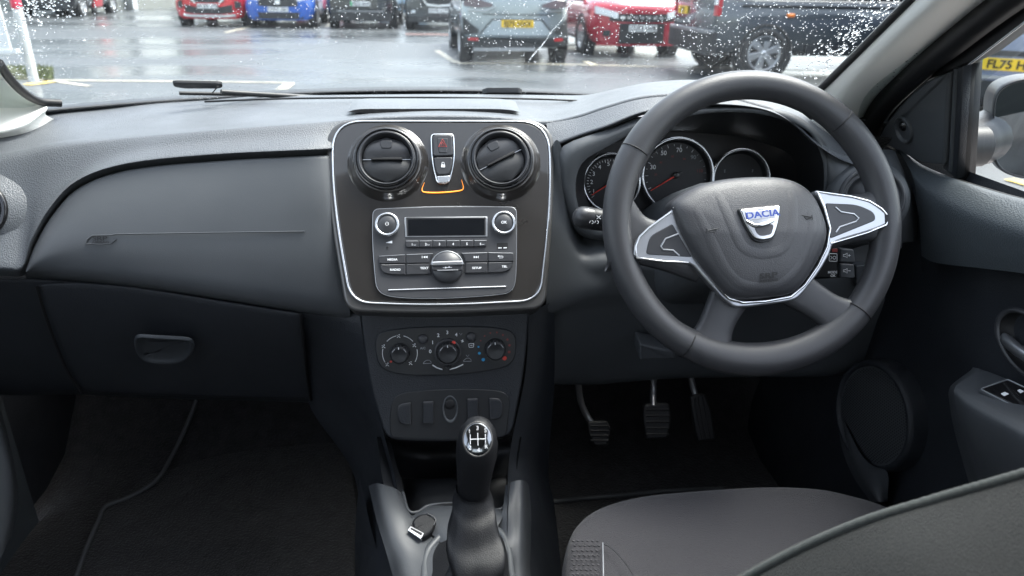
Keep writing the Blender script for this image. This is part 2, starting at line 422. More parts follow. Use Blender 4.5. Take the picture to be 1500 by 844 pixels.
# hazard and lock switch shield
m = MB()
sh = rpoly([(632,201),(664,201),(666,240),(657,272),(641,272),(633,240)], [5,5,30,6,6,30])
m.plate(FA, sh, .004, .0095, BLACK, .0008)
m.strip(FA, sh, .0022, .008, .0105, CHROME, closed=True)
m.plate(FA, rpoly([(640,262),(660,261),(657,271),(643,272)], 2), .006, .0115, SATIN, .001)
shd = m.build('switch_shield', fas)
m = MB(); q_ = spline([(622,270,0),(618.5,280,0),(623,284,0),(645,284.5,0),(672,282,0),(678.5,278,0),(676,266,0)], 6); m.tube([fa(p.x, p.y, .0072) for p in q_], [.0002 + .0007 * math.sin(PI * i / (len(q_) - 1)) ** 1.5 for i in range(len(q_))], AMBREFL, 6, flat=.4, nrm=FA.n); m.build('amber_reflection_glow', fas)  # added glowing strip shaped like the amber reflection below the switches; no lamp here
m = MB(); m.plate(FA, rpoly([(634.5,203),(662.5,203),(663.5,233),(635,234)], 4), .006, .013, BTN, .0015)
m.plate(FA, rpoly([(641,208),(656,208),(655,229),(643,229)], 2), .012, .0136, BTN, .0006)
TR = [(648.5,209.5),(642.5,220.5),(654.5,220.5)]
m.strip(FA, TR, .0009, .0136, .0141, REDP, closed=True); m.strip(FA, [(648.5,213.5),(646,218.3),(651,218.3)], .0007, .0136, .0141, REDP, closed=True)
m.build('hazard_switch', shd)
m = MB(); m.plate(FA, rpoly([(635.5,235),(663.2,234.5),(662,248),(658,260),(641,261),(637,249)], 4), .006, .0125, BTN, .0015)
m.plate(FA, rpoly([(646.5,246),(652,246),(652,250),(646.5,250)], .6), .012, .0131, PRINT, .0001)
m.strip(FA, [(647.6,246),(647.6,243.6),(649.2,242.4),(650.8,243.6),(650.8,246)], .0007, .0128, .0132, PRINT)
m.build('lock_switch', shd)

# ---- radio
m = MB()
rad = rpoly([(547.5,309.5),(648,305),(755.5,306.5),(756,400),(751,431),(700,436.5),(648,439),(590,439),(553,432),(546.5,360)], [9,200,9,60,16,60,60,60,18,60], 5)
m.plate(FA, rad, .004, .0105, RADIO, .0012)
m.strip(FA, rad, .0010, .0085, .0102, SILV, closed=True)
m.plate(FA, rpoly([(593,321.5),(713.5,320.5),(713.5,350),(594.5,351)], 1.5), .0095, .0116, SILV, .001)
m.plate(FA, rpoly([(595.5,322),(711,321.5),(711,348),(597,349)], 1.2), .0095, .0121, BLACK, .0006)
m.plate(FA, rpoly([(566,358.5),(575.5,355.5),(575.5,359.3)], .2), .0100, .0110, PRINT)
m.lathe(FA, (568.3, 365.6), [(.0022, .0105), (.0018, .0112), (.0014, .0108)], BTN, 14); m.disc(FA, (568.3, 365.6), .0014, .0108, DEEP)
rd = m.build('radio', dash)
m = MB(); m.plate(FA, rpoly([(598.6,325),(709,324),(709,347),(599,348)], 1), .0118, .0124, SCREEN); m.build('display', rd)
def knob(c, r, txt):
    mp = FA.mpp(*c); m = MB()
    m.lathe(FA, c, [(r * mp, .010), (r * mp, .0155), (r * .95 * mp, .0175), (r * .86 * mp, .018), (r * .76 * mp, .0165), (r * .74 * mp, .0125)], SATIN, 40)
    m.lathe(FA, c, [(r * .745 * mp, .012), (r * .73 * mp, .0160), (r * .66 * mp, .0170), (0, .0166)], BTN, 40)
    if txt: m.text(FA, txt, c, .0035, .01735, PRINT, bold=.02)
    else:
        m.strip(FA, ring2(c[0], c[1] - .3, 2.3, 14, a0=R(120), a1=R(420), end=True), .0006, .0170, .0175, PRINT); m.strip(FA, [(c[0], c[1] - 3.4), (c[0], c[1] - .4)], .0006, .0170, .0175, PRINT)
    m.build('knob', rd)
knob((568.6, 333.2), 17.8, None); knob((736.8, 330.8), 17.6, 'OK')
# six preset buttons
for k in range(6):
    x0 = 595 + k * 19.75; x1 = x0 + 19.1; y0 = 355.6 - k * .15; y1 = 365.6 - k * .2
    m = MB(); rr = [3, .8, .8, 3] if k == 0 else ([.8, 3, 3, .8] if k == 5 else .8)
    m.plate(FA, rpoly([(x0, y0), (x1, y0 - .1), (x1 - (1 if k == 5 else 0), y1), (x0 + (1 if k == 0 else 0), y1)], [1, .8, .8, 3] if k == 0 else ([.8, 1, 3, .8] if k == 5 else .8)), .009, .0135, BTN, .0009)
    m.strip(FA, [(x0 + 1, y0 + 1.3), (x1 - 1, y0 + 1.2)], .0006, .0134, .0138, SILV)
    m.text(FA, str(k + 1), ((x0 + x1) / 2, (y0 + y1) / 2 + 1.2), .0030, .0139, PRINT, bold=.02)
    if k in (0, 1, 5): m.strip(FA, [((x0 + x1) / 2 + 2, y1 - 3.4), ((x0 + x1) / 2 + 3.5, y1 - 2.6), ((x0 + x1) / 2 + 5.5, y1 - 3.2)], .0005, .0137, .0141, PRINT)
    m.build('preset_button', rd)
def button(poly, txt, sym=None, r=1.0, tp=None):
    m = MB(); m.plate(FA, rpoly(poly, r), .009, .0136, BTN, .0010)
    cx = sum(p[0] for p in poly[:4]) / 4; cy = sum(p[1] for p in poly[:4]) / 4
    if txt: m.text(FA, txt, (cx + .3, cy + .6), .0026, .01395, PRINT, wide=1.15, bold=.025)
    if sym:
        d = 1 if sym == 'next' else -1
        if sym in ('next', 'prev'):
            for o in (-2.6, .6):
                m.plate(FA, [(cx + (o if d > 0 else o + 3), cy - 1.7), (cx + (o + 3 if d > 0 else o), cy), (cx + (o if d > 0 else o + 3), cy + 1.7)], .0134, .0139, PRINT)
            m.strip(FA, [(cx + 4.2 * d, cy - 1.7), (cx + 4.2 * d, cy + 1.7)], .0007, .0136, .0140, PRINT)
        else:
            m.strip(FA, [(cx - 3, cy - 1), (cx + 2, cy - 1), (cx + 3, cy), (cx + 2.2, cy + 1.6), (cx - 2.5, cy + 1.6)], .0007, .0136, .0140, PRINT)
            m.plate(FA, [(cx - 5, cy - 1), (cx - 2.6, cy - 2.6), (cx - 2.6, cy + .6)], .0134, .0139, PRINT)
    if tp: m.strip(FA, tp, .0007, .0132, .0139, SILV)
    m.build('button', rd)
button([(555.5,378),(595,375.6),(595,389),(557.5,389.6)], 'MEDIA', r=[3,.6,.6,.6], tp=[(557,378.8),(594,376.6)])
button([(557.5,390.4),(595,389.8),(595,405.5),(572,405),(561,401.5)], 'RADIO', r=[.6,.6,.6,6,6])
button([(596,375.5),(636,374),(631,381.5),(629.5,388.5),(596,389)], None, 'prev', r=[.6,2,2,.6,.6], tp=[(596.5,376.5),(634,375)])
button([(596,389.8),(629.5,389.3),(630,398),(632,404.5),(596,405.5)], 'TEXT', r=.6)
button([(675,373.5),(713.5,372.6),(713.5,386.5),(682,387),(680.5,380)], None, 'next', r=[2,.6,.6,.6,2], tp=[(677,374.6),(713,373.7)])
button([(714.5,372.6),(751.5,373.5),(751,386),(714.5,386.5)], None, 'back', r=[.6,3,.6,.6], tp=[(715,373.7),(750,374.3)])
button([(682,387.8),(713.5,387.3),(713.5,402.5),(681,403)], 'SETUP', r=.6)
button([(714.5,387.3),(750.5,386.8),(747,397),(738,401.5),(714.5,402.5)], 'TEL', r=[.6,.6,6,6,.6])
m = MB(); c = (655.3, 394.6); mp = FA.mpp(*c)
m.lathe(FA, c, [(24.4 * mp, .010), (24.4 * mp, .014), (23.4 * mp, .0150), (22.6 * mp, .0140), (22.2 * mp, .0125)], SILV, 44, a0=R(10), a1=R(170))
m.lathe(FA, c, [(23.3 * mp, .010), (23.3 * mp, .0135), (21 * mp, .0165), (0, .017)], BTN, 44)
m.plate(FA, rpoly([(633,388),(678,386.5),(678,393),(633,394)], 1.5), .012, .0215, SILV, .0014)
m.plate(FA, rpoly([(634,393),(677,392),(677,400),(670,401),(641,401),(634,400)], 1.5), .012, .0195, BTN, .001)
m.strip(FA, [(641,400.5),(671,399.8)], .0012, .0185, .0200, SILV)
m.strip(FA, [(649,396.6),(662,396.2)], .0007, .0194, .0199, PRINT); m.disc(FA, (653, 396.5), .0011, .0199, PRINT, 10); m.disc(FA, (658, 395.2), .0009, .0199, PRINT, 10)
m.build('rotary_dial', rd)
m = MB(); m.strip(FA, [(570,427.3),(655,424.5),(740,422)], .0022, .0098, .0120, SATIN); m.build('disc_slot', rd)
m = MB(); m.plate(FA, rpoly([(727,359),(743,358.5),(743,367),(727,367.5)], .8), .0100, .0110, DEEP); m.plate(FA, [(729,365.4),(734,365.3),(734,366.8),(729,366.9)], .0108, .0114, PRINT); m.plate(FA, [(736.5,365.2),(741.5,365.1),(741.5,366.6),(736.5,366.7)], .0108, .0114, PRINT)
m.build('usb_port', rd)

# ---- lower stack: heater panel, switch blanks
LS = frame2(at(655, 458, .858), at(655, 645, .812))
m = MB()
m.plate(LS, rpoly([(527,455),(775,455),(769,540),(749,640),(700,646),(640,648),(566,645),(540,560)], [8,8,60,18,60,60,18,60]), -.04, .0, LOWER, .003)
lowst = m.build('lower_stack', dash)
m = MB()
cap = rpoly([(551,486),(600,479),(658,477.5),(715,477.5),(755,484),(757,512),(750,536),(700,546),(650,550),(590,550),(556,540),(549,512)], [18,40,60,40,20,30,24,60,60,60,22,30], 6)
m.plate(LS, cap, -.002, .0022, LOWER, .0018)
cap2 = [(655 + (x - 655) * .975, 513 + (y - 513) * .93) for x, y in cap]
m.plate(LS, cap2, .0, .0030, BLACK, -.0008)
A1 = ring2(586, 516.5, 25.2, 40)
def arc(cx, cy, r, a0, a1, w, n=14, mt=None, mm=None): (mm or m).strip(LS, ring2(cx, cy, r, n, a0=R(a0), a1=R(a1), end=True), w, .0028, .0034, mt or PRINT)
for a0, a1 in ((102, 138), (42, 78), (-30, 12), (166, 212)): arc(586, 516.5, 25.5, a0, a1, .0008)
for i, (x, y) in enumerate([(584.5,492),(562.5,507),(607.5,505.5),(602,531.5),(568,533.5)]):
    m.strip(LS, [(x - 2.5, y + 2), (x - .5, y), (x + 2, y + 2.2)], .0008, .0028, .0034, PRINT); m.disc(LS, (x + .5, y - 2.2), .0008, .0034, PRINT, 8); m.strip(LS, [(x - 3, y - 1.5), (x - 1.2, y - .8)], .0006, .0028, .0034, PRINT)
for t, x, y in (('0',630.3,514.3),('1',633.8,501.2),('2',642,490.7),('3',655.2,486.6),('4',668.3,489.8)): m.text(LS, t, (x, y), .0046, .0034, PRINT, bold=.015)
m.text(LS, 'A/C', (619.5, 509.5), .0030, .0034, PRINTD, bold=.02)
m.strip(LS, [(673,487.5),(675,490.5),(677,487.5)], .0006, .0028, .0034, PRINTD)
for a in (0, 90): m.strip(LS, [(677.2 - 2.2 * math.cos(R(a + 20)), 499 - 2.2 * math.sin(R(a + 20))), (677.2 + 2.2 * math.cos(R(a + 20)), 499 + 2.2 * math.sin(R(a + 20)))], .0012, .0028, .0034, PRINT)
m.strip(LS, rpoly([(686.5,502.8),(694,502.6),(693.4,508),(687,508.2)], 1), .0007, .0028, .0034, PRINT, closed=True); m.strip(LS, [(688.5,505.5),(692,505.3)], .0007, .0028, .0034, PRINT)
for x, y in ((626, 530), (684.5, 527)): m.strip(LS, [(x - 6, y + 1.5), (x - 4, y - 1), (x - 1, y - 3), (x + 3, y - 3), (x + 5.5, y - .5), (x + 5.8, y + 1.5), (x - 6, y + 1.8)], .0008, .0028, .0034, PRINTD)
m.strip(LS, [(682.5,519),(684.5,522),(687,519)], .0006, .0028, .0034, PRINTD)
lo = [(633.5,534),(640,538),(648,540.6)]; m.strip(LS, lo, .0016, .0028, .0034, PRINT)
lo = [(658.5,540.6),(668,538),(678.5,533)]; m.strip(LS, lo, .0016, .0028, .0034, PRINT)
for x, y, r, mt in ((707.7,526,.0023,BLUEP),(702,516.6,.0019,BLUEP),(700.8,507.4,.0013,BLUEP),(704,498.4,.0010,DIMR),(709.6,491.6,.0011,DIMR),(718,487.2,.0012,DIMR),(727.7,486.4,.0013,DIMR),(736.4,490,.0014,DIMR),(743,496.8,.0015,DIMR),(746,505.2,.0016,DIMR),(745.5,514.9,.0019,DIMR),(738.8,524,.0030,REDP)):
    m.disc(LS, (x, y), r, .0034, mt, 14)
hp_ = m.build('heater_panel', dash)
def dial(c, r, ring, mark):
    mp = LS.mpp(*c); m = MB()
    if ring: m.lathe(LS, c, [(ring * mp, .0025), (ring * mp, .0055), ((ring - 1.5) * mp, .0065), ((r + 2.5) * mp, .0060), (r * mp, .0045)], BTN, 40)
    m.lathe(LS, c, [((r + 2) * mp, .002), ((r + 1) * mp, .009), (r * mp, .0160), ((r - 2.2) * mp, .0180), ((r - 4) * mp, .0172), (0, .0165)], BLACK, 40)
    for a in range(0, 360, 20):
        a_ = R(a); u, v = LS.uv(*c); 
        p = LS.w(u + math.cos(a_) * (r + .6) * mp, v + math.sin(a_) * (r + .6) * mp, .004); q_ = LS.w(u + math.cos(a_) * (r + .2) * mp, v + math.sin(a_) * (r + .2) * mp, .0155)
        m.tube([p, q_], .0006, BTN, 5)
    a_ = R(mark); m.strip(LS, [(c[0] + math.cos(a_) * (r - 4.5), c[1] - math.sin(a_) * (r - 4.5)), (c[0] + math.cos(a_) * (r - 1), c[1] - math.sin(a_) * (r - 1))], .0011, .0178, .0186, PRINT)
    for s_ in (40, 140): m.strip(LS, ring2(c[0], c[1], r - 2.2, 6, a0=R(s_ - 14), a1=R(s_ + 14), end=True), .0008, .0176, .0184, SILV)
    m.build('dial', hp_)
dial((586, 516.5), 13, 0, 95); dial((656, 515), 14.5, 20.5, 92); dial((725, 510.5), 14, 0, 95)
m = MB(); m.disc(LS, (664.5, 500.5), .0026, .0068, REDP, 12); m.build('red_marker', hp_); m = MB(); m.disc(LS, (573, 529), .0016, .0036, REDP, 10); m.build('red_marker', hp_)
m = MB(); m.plate(LS, rpoly([(652,534),(658,534),(658,543),(652,543)], 2), .003, .010, BLACK, .001); m.build('recirculation_lever', hp_)
for c in ((619.8, 496), (690, 493)):
    m = MB(); mp = LS.mpp(*c); m.lathe(LS, c, [(7.5 * mp, .002), (7.2 * mp, .0055), (5.6 * mp, .0068), (0, .0064)], BTN, 24); m.build('button', hp_)
# blank switches on a shallow recessed band
m = MB()
band = rpoly([(571,604),(577,578),(612,572.5),(658,570),(705,570),(738,573),(748,584),(741,640),(655,645),(572,641)], [16,20,40,60,40,16,20,10,60,10], 5)
m.plate(LS, band, -.001, .0012, BLACK, .0010)
sp = m.build('switch_panel', dash)
def blank(poly, r):
    m = MB(); m.plate(LS, rpoly(poly, r), .0, .0045, BTN, .0014); cx = sum(p[0] for p in poly) / len(poly); cy = sum(p[1] for p in poly) / len(poly)
    m.plate(LS, [(cx + (x - cx) * .72, cy + (y - cy) * .74) for x, y in rpoly(poly, r)], .003, .0050, LOWER, -.0008)
    m.strip(LS, rpoly(poly, r), .0008, .0020, .0030, DEEP, closed=True)
    m.build('blank_switch', sp)
blank([(582,592),(602,588),(603,621),(588,621),(582,611)], [8,2,2,8,8]); blank([(619.5,587.5),(635.5,586.5),(635.5,619.5),(619.5,620)], 2)
blank([(684,583),(700,582.5),(700.5,614),(685,615)], 2); blank([(716,582),(732,582.5),(736,592),(736,607),(730,613),(717,613)], [2,6,8,8,6,2])
m = MB(); c = (659.5, 599); mp = LS.mpp(*c)
a, b = LS.uv(*c)
m.lathe(LS, c, [(12.5 * mp, .001), (11.5 * mp, .0025), (10 * mp, .001), (9 * mp, -.003)], LOWER, 30, sx=.92)
EL = [(1.7, 12.5)]
rgs = []
for k, (s_, n_) in enumerate(((1.0, .0016), (.93, .0024), (.84, .0010), (.6, -.0005), (.3, -.001))):
    rgs.append([LS.w(a + math.cos(t) * 11.5 * mp * s_, b + math.sin(t) * 21 * mp * s_, n_ + .0006) for t in [2 * PI * i / 36 for i in range(36)]])
m = MB(); m.grid(rgs, SMOOTH, True, closed=True); m.add(rgs[-1], [list(range(36))], SMOOTH, True)
m.lathe(LS, (659, 592), [(8 * mp, .0002), (7 * mp, .0022), (5.5 * mp, .003), (0, .0026)], DEEP, 24)
m.build('power_socket', sp)

# cheeks beside the stack and knee panel on the driver side
m = MB()
ck0 = [(440,452,.885),(480,458,.876),(527,462,.87)]; ck1 = [(448,540,.94),(500,545,.90),(541,550,.85)]; ck2 = [(456,600,.975),(530,640,.91),(566,650,.83)]; ck3 = [(520,700,.93),(552,712,.86),(582,716,.80)]; ck4 = [(527,844,.78),(548,844,.72),(600,844,.66)]
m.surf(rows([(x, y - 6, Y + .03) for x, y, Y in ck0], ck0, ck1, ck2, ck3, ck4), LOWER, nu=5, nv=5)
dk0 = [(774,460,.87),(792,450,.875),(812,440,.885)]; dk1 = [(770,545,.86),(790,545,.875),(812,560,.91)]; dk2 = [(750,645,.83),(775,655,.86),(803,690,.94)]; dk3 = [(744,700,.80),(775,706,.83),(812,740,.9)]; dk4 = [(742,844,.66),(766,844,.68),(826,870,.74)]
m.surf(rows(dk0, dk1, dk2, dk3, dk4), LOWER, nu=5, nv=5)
m.build('stack_cheek', dash)
# driver-side face between fascia and instrument hood, down to the knees
m = MB()
k0 = [(806,216,.945),(822,214,.93),(850,338,.945),(884,340,.945),(960,340,.945),(1060,350,.945),(1160,368,.92),(1215,372,.91),(1292,352,.885)]
k0a = [(806,250,.93),(822,300,.92),(846,372,.905),(890,380,.90),(960,385,.905),(1060,390,.91),(1160,392,.91),(1215,395,.90),(1300,372,.885)]
k1 = [(800,450,.88),(830,440,.885),(868,430,.89),(910,430,.90),(980,432,.905),(1070,440,.905),(1160,440,.905),(1220,442,.90),(1296,440,.89)]
k2 = [(800,470,.90),(832,462,.905),(868,455,.91),(912,460,.92),(980,470,.925),(1070,480,.925),(1160,480,.925),(1225,480,.92),(1285,470,.91)]
k3 = [(812,560,.93),(840,560,.95),(870,560,.96),(920,556,.97),(980,552,.97),(1070,550,.97),(1160,550,.97),(1215,548,.97),(1262,540,.97)]
m.surf(rows(k0, k0a, mix(k0a, k1, .5, -.004), k1, k2, mix(k2, k3, .5), k3, [(x, y + 1, Y + .05) for x, y, Y in k3]), SMOOTH, nu=6, nv=5)
m.build('driver_panel', dash)
m = MB(); Z_ = frame2(at(960, 495, .90), at(960, 525, .905))
m.plate(Z_, rpoly([(934,497),(984,507),(988,521),(934,521)], 4), -.02, .012, SMOOTH, .004); m.build('bonnet_release_cover', dash)

# ---- instrument hood and gauges
hood_o = [(826,214),(900,187),(960,166),(1020,157),(1100,156),(1150,163),(1185,182),(1212,215),(1219,250),(1214,300),(1190,340),(1100,352),(1000,352),(930,352),(884,352),(848,342),(828,300),(821,250)]
hood_i = [(852,240),(890,215),(945,186),(1000,172),(1050,165),(1105,166),(1150,176),(1182,191),(1199,218),(1207,250),(1203,295),(1180,325),(1100,338),(1000,340),(930,338),(880,338),(855,320),(843,280)]
back = [(866,240),(890,214),(935,200),(985,193),(1040,196),(1085,200),(1125,212),(1150,222),(1165,240),(1168,262),(1162,285),(1140,300),(1090,318),(1000,322),(940,318),(890,312),(868,295),(860,268)]
def cl(p, Y): return spline([at(x, y, Y) for x, y in p], 4, closed=True)
def tiltY(p, Y0): return spline([at(x, y, Y0 + (340 - y) * .00010) for x, y in p], 4, closed=True)
m = MB()
mid = [((a[0] + b[0]) / 2, (a[1] + b[1]) / 2) for a, b in zip(hood_o, hood_i)]
g_ = [cl([((x - 1020) * 1.004 + 1020, (y - 260) * 1.01 + 260) for x, y in hood_o], .955), tiltY(hood_o, .918), tiltY(mid, .909), tiltY(hood_i, .912)]
m.grid(g_, SMOOTH, True, closed=True, flip=True)
m.grid([tiltY(hood_i, .912), cl([((a[0] + b[0]) / 2, (a[1] + b[1]) / 2) for a, b in zip(hood_i, back)], .97), cl(back, 1.03)], BLACK, True, closed=True, flip=True)
hd = m.build('instrument_hood', dash)
CL = frame2(at(990, 205, 1.035), at(990, 330, 1.000))
m = MB(); m.plate(CL, back[0:1] and [(x, y) for x, y in spline([(a, b, 0) for a, b in back], 3, closed=True) ] if False else [(p.x, p.y) for p in spline([(a, b, 0) for a, b in back], 3, closed=True)], -.02, .0, DIAL)
clus = m.build('instrument_cluster', dash)
def gauge(c, r, nums, ticks, needle, a_hi=None, big=False):
    mp = CL.mpp(*c); m = MB()
    m.lathe(CL, c, [((r + 1) * mp, .0), ((r + 1) * mp, .014), ((r - .5) * mp, .0165), ((r - 2.5) * mp, .0150), ((r - 3.5) * mp, .004)], SATIN, 64)
    m.lathe(CL, c, [((r - 2) * mp, .012), ((r - 6) * mp, .003), ((r - 6) * mp, .0022)], BLACK, 64)
    m.disc(CL, c, (r - 3) * mp, .0022, DIAL, 48)
    for a, ln, w, mt in ticks:
        a_ = R(a); q = [(c[0] + math.cos(a_) * (r - 7.5) * .98, c[1] - math.sin(a_) * (r - 7.5)), (c[0] + math.cos(a_) * (r - 7.5 - ln) * .98, c[1] - math.sin(a_) * (r - 7.5 - ln))]
        m.strip(CL, q, w, .0024, .0030, mt)
    for t, a, rr, h, mt in nums:
        a_ = R(a); m.text(CL, t, (c[0] + math.cos(a_) * rr * .98, c[1] - math.sin(a_) * rr), h, .0030, mt, bold=.01)
    g = m.build('gauge', clus)
    if needle is not None:
        a_ = R(needle); m = MB()
        m.tube([CL.w(*CL.uv(c[0] - math.cos(a_) * 9, c[1] + math.sin(a_) * 9), .007), CL.w(*CL.uv(c[0] + math.cos(a_) * 3, c[1] - math.sin(a_) * 3), .007)], .0013, RIMG, 6)
        m.tube([CL.w(*CL.uv(c[0] + math.cos(a_) * 4, c[1] - math.sin(a_) * 4), .007), CL.w(*CL.uv(c[0] + math.cos(a_) * (r - 9), c[1] - math.sin(a_) * (r - 9)), .007)], [.0012, .0007], REDN, 6)
        m.lathe(CL, c, [(.0050, .003), (.0048, .009), (.003, .0105), (0, .0108)], RIMG, 24)
        m.build('needle', g)
W_ = PRINT
tk = [(206 - i * 12.6, 4.5 if i % 2 == 0 else 2.6, .0009, W_ if i < 13 else PRINTD) for i in range(19)]
gauge((989, 257), 53, [('30', 161, 36, .0064, W_), ('50', 119, 37, .0064, W_), ('70', 82, 37, .0064, W_), ('90', 45, 37, .0060, PRINTD), ('110', 10, 36, .0045, DIMR), ('40', 140, 29, .003, DIMR), ('80', 62, 27, .003, DIMR), ('20', 178, 30, .003, DIMR), ('60', 100, 28, .003, DIMR)], tk, 211)
tk = [(218 - i * 7.2, 4.5 if i % 4 == 0 else 2.6, .0009, W_) for i in range(26)]
gauge((893, 268), 42, [('1', 207, 27.5, .0060, W_), ('2', 178, 27.5, .0060, W_), ('3', 152, 27.5, .0060, W_), ('4', 124, 27.5, .0060, W_), ('5', 95, 27.5, .0060, W_)], tk, 213)
gauge((1081, 263), 43, [('F', 30, 24, .004, PRINTD), ('E', 150, 24, .004, PRINTD)], [], None)

# steering column shroud in front of the cluster
CN = V((0, -math.cos(R(25)), math.sin(R(25)))); WC = CAM + V((.37, .79, -.26))
WF = Frame(WC, CN)
m = MB()
def rrect(w, h, r, oy=0): return rpoly([(-w, -h + oy), (w, -h + oy), (w, h + oy), (-w, h + oy)], r, 6)
rg = []
for n, w, h, oy in ((-.045, .070, .062, -.004), (-.06, .078, .068, -.006), (-.12, .085, .075, -.012), (-.26, .090, .080, -.02)):
    rg.append([WF.w(p.x, p.y, n) for p in rrect(w, h, .045, oy)])
m.grid(rg, SMOOTH, True, closed=True, flip=True); m.add(rg[0], [list(range(len(rg[0])))], BLACK, False)
m.build('column_shroud', dash)

# right-hand side: end vent and end cap
RV = frame2(at(1262, 240, .905), at(1262, 300, .885)); RV = Frame(RV.o, RV.n + V((-.25, 0, 0)), (1, 0, 0)); c = (1274, 292); mp = RV.mpp(*c)
m = MB()
m.lathe(RV, c, [(60 * mp, -.02), (56 * mp, -.001), (50 * mp, .004), (46 * mp, .006)], SMOOTH, 44)
m.lathe(RV, c, [(46.5 * mp, .003), (46 * mp, .009), (43 * mp, .0110), (40 * mp, .008), (39 * mp, .006), (37 * mp, .008), (34 * mp, .006), (33 * mp, -.008)], BTN, 44)
rv = m.build('air_vent', dash)
m = MB(); m.lathe(RV, c, [(34 * mp, -.006), (28 * mp, -.003), (0, .0)], BTN); m.build('flap', rv)
m = MB()
s0 = [(1196,206,.94),(1230,226,.925),(1262,228,.92),(1296,224,.93),(1313,226,.94)]
s1 = [(1206,250,.925),(1225,252,.91),(1270,256,.905),(1313,254,.905),(1330,264,.94)]
s2 = [(1212,300,.915),(1230,300,.905),(1280,302,.895),(1328,300,.895),(1343,302,.94)]
s3 = [(1212,352,.91),(1232,352,.90),(1284,352,.888),(1333,350,.888),(1346,346,.94)]
s4 = [(1212,372,.92),(1234,368,.91),(1286,358,.90),(1335,354,.90),(1346,350,.95)]
m.surf(rows([(x, y - 5, Y + .03) for x, y, Y in s0], s0, s1, s2, s3, s4), SMOOTH, nu=6, nv=5); m.build('end_panel', dash)
# lower right driver panel details seen through the wheel
Q = frame2(at(1250, 400, .882), at(1250, 440, .885))
m = MB(); m.plate(Q, rpoly([(1252,388),(1268,387),(1268,419),(1253,420)], 2), -.01, .004, SMOOTH, .001); m.strip(Q, [(1216,441),(1240,440),(1262,437)], .003, .004, .008, SMOOTH); m.build('blank_switch', dash)

# ================================================================== STEERING WHEEL
sw = thing('steering_wheel', WC, 'black steering wheel with silver-edged spokes and a chrome shield badge on its hub', 'steering wheel')
RR, TR_, RX, RY = .1664, .0172, -.0050, .0022
def rimp(a, n=0.0): return WF.w(math.cos(a) * RR, math.sin(a) * RR, n)
m = MB(); rg = []
NS = 160
for i in range(NS):
    a = 2 * PI * i / NS; ca, sa = math.cos(a), math.sin(a)
    low = max(0.0, -math.sin(a + R(-4)) - .72) / .28                 # the rim is fuller between the lower spokes
    gr = math.exp(-((((a - R(150) + PI) % (2 * PI)) - PI) / .25) ** 2) + math.exp(-((((a - R(38) + PI) % (2 * PI)) - PI) / .25) ** 2)
    ri, ro = TR_ + low * .006 + gr * .0015, TR_ + gr * .0003
    ring = []
    for k in range(20):
        b = 2 * PI * k / 20; cb, sb = math.cos(b), math.sin(b)
        rr = RR + (ro if cb > 0 else ri) * cb
        ring.append(WF.w(ca * rr + RX, sa * rr + RY, sb * .0165))
    rg.append(ring)
rg.append(rg[0]); m.grid(rg, WHEELR, True, closed=True, flip=False)
rim = m.build('rim', sw)
for a in (R(149), R(47), R(-41), R(-121)):                           # joints in the rim skin
    ca, sa = math.cos(a), math.sin(a); m = MB()
    m.tube([WF.w(ca * (RR + cb * (TR_ + .0003) ) + RX, sa * (RR + cb * (TR_ + .0003)) + RY, sb * .0168) for cb, sb in [(math.cos(2 * PI * k / 24), math.sin(2 * PI * k / 24)) for k in range(24)]], .0008, DEEP, 5, closed=True, nrm=(.3, .5, .8)); m.build('rim_joint', rim)
# spokes: dark arms behind the trim, joined to the rim
def arm(pts, ws, ts, n0, mt, name='spoke', parent=None):
    m = MB(); P = spline([(*WF.uv(*p), n) for p, n in zip(pts, n0)], 5); W = spline([(w, t, 0) for w, t in zip(ws, ts)], 5); rg = []
    for i, p in enumerate(P):
        a = P[max(0, i - 1)]; b = P[min(len(P) - 1, i + 1)]; t = V((b.x - a.x, b.y - a.y)).normalized(); x = V((-t.y, t.x))
        ring = []
        for k in range(16):
            c_ = 2 * PI * k / 16; cx, sx = math.cos(c_), math.sin(c_)
            ux = abs(cx) ** .6 * (1 if cx > 0 else -1); uy = abs(sx) ** .6 * (1 if sx > 0 else -1)
            ring.append(WF.w(p.x + x.x * ux * W[i].x, p.y + x.y * ux * W[i].x, p.z + uy * W[i].y))
        rg.append(ring)
    m.grid(rg, mt, True, closed=True, flip=True); return m.build(name, parent or sw)
arm([(905,342),(935,352),(975,362),(1030,378)], [.048,.030,.028,.030], [.010,.011,.012,.010], [-.002,-.002,-.002,-.006], WHEELR)
arm([(1308,312),(1275,318),(1235,322),(1180,340)], [.046,.030,.030,.030], [.010,.011,.012,.010], [-.002,-.002,-.002,-.006], WHEELR)
arm([(1036,518),(1045,490),(1056,462),(1075,425)], [.036,.023,.021,.026], [.011,.010,.009,.010], [-.001,-.002,-.002,-.004], WHEELR)
arm([(1247,478),(1218,458),(1192,440),(1150,412)], [.036,.023,.021,.026], [.011,.010,.009,.010], [-.001,-.002,-.002,-.004], WHEELR)
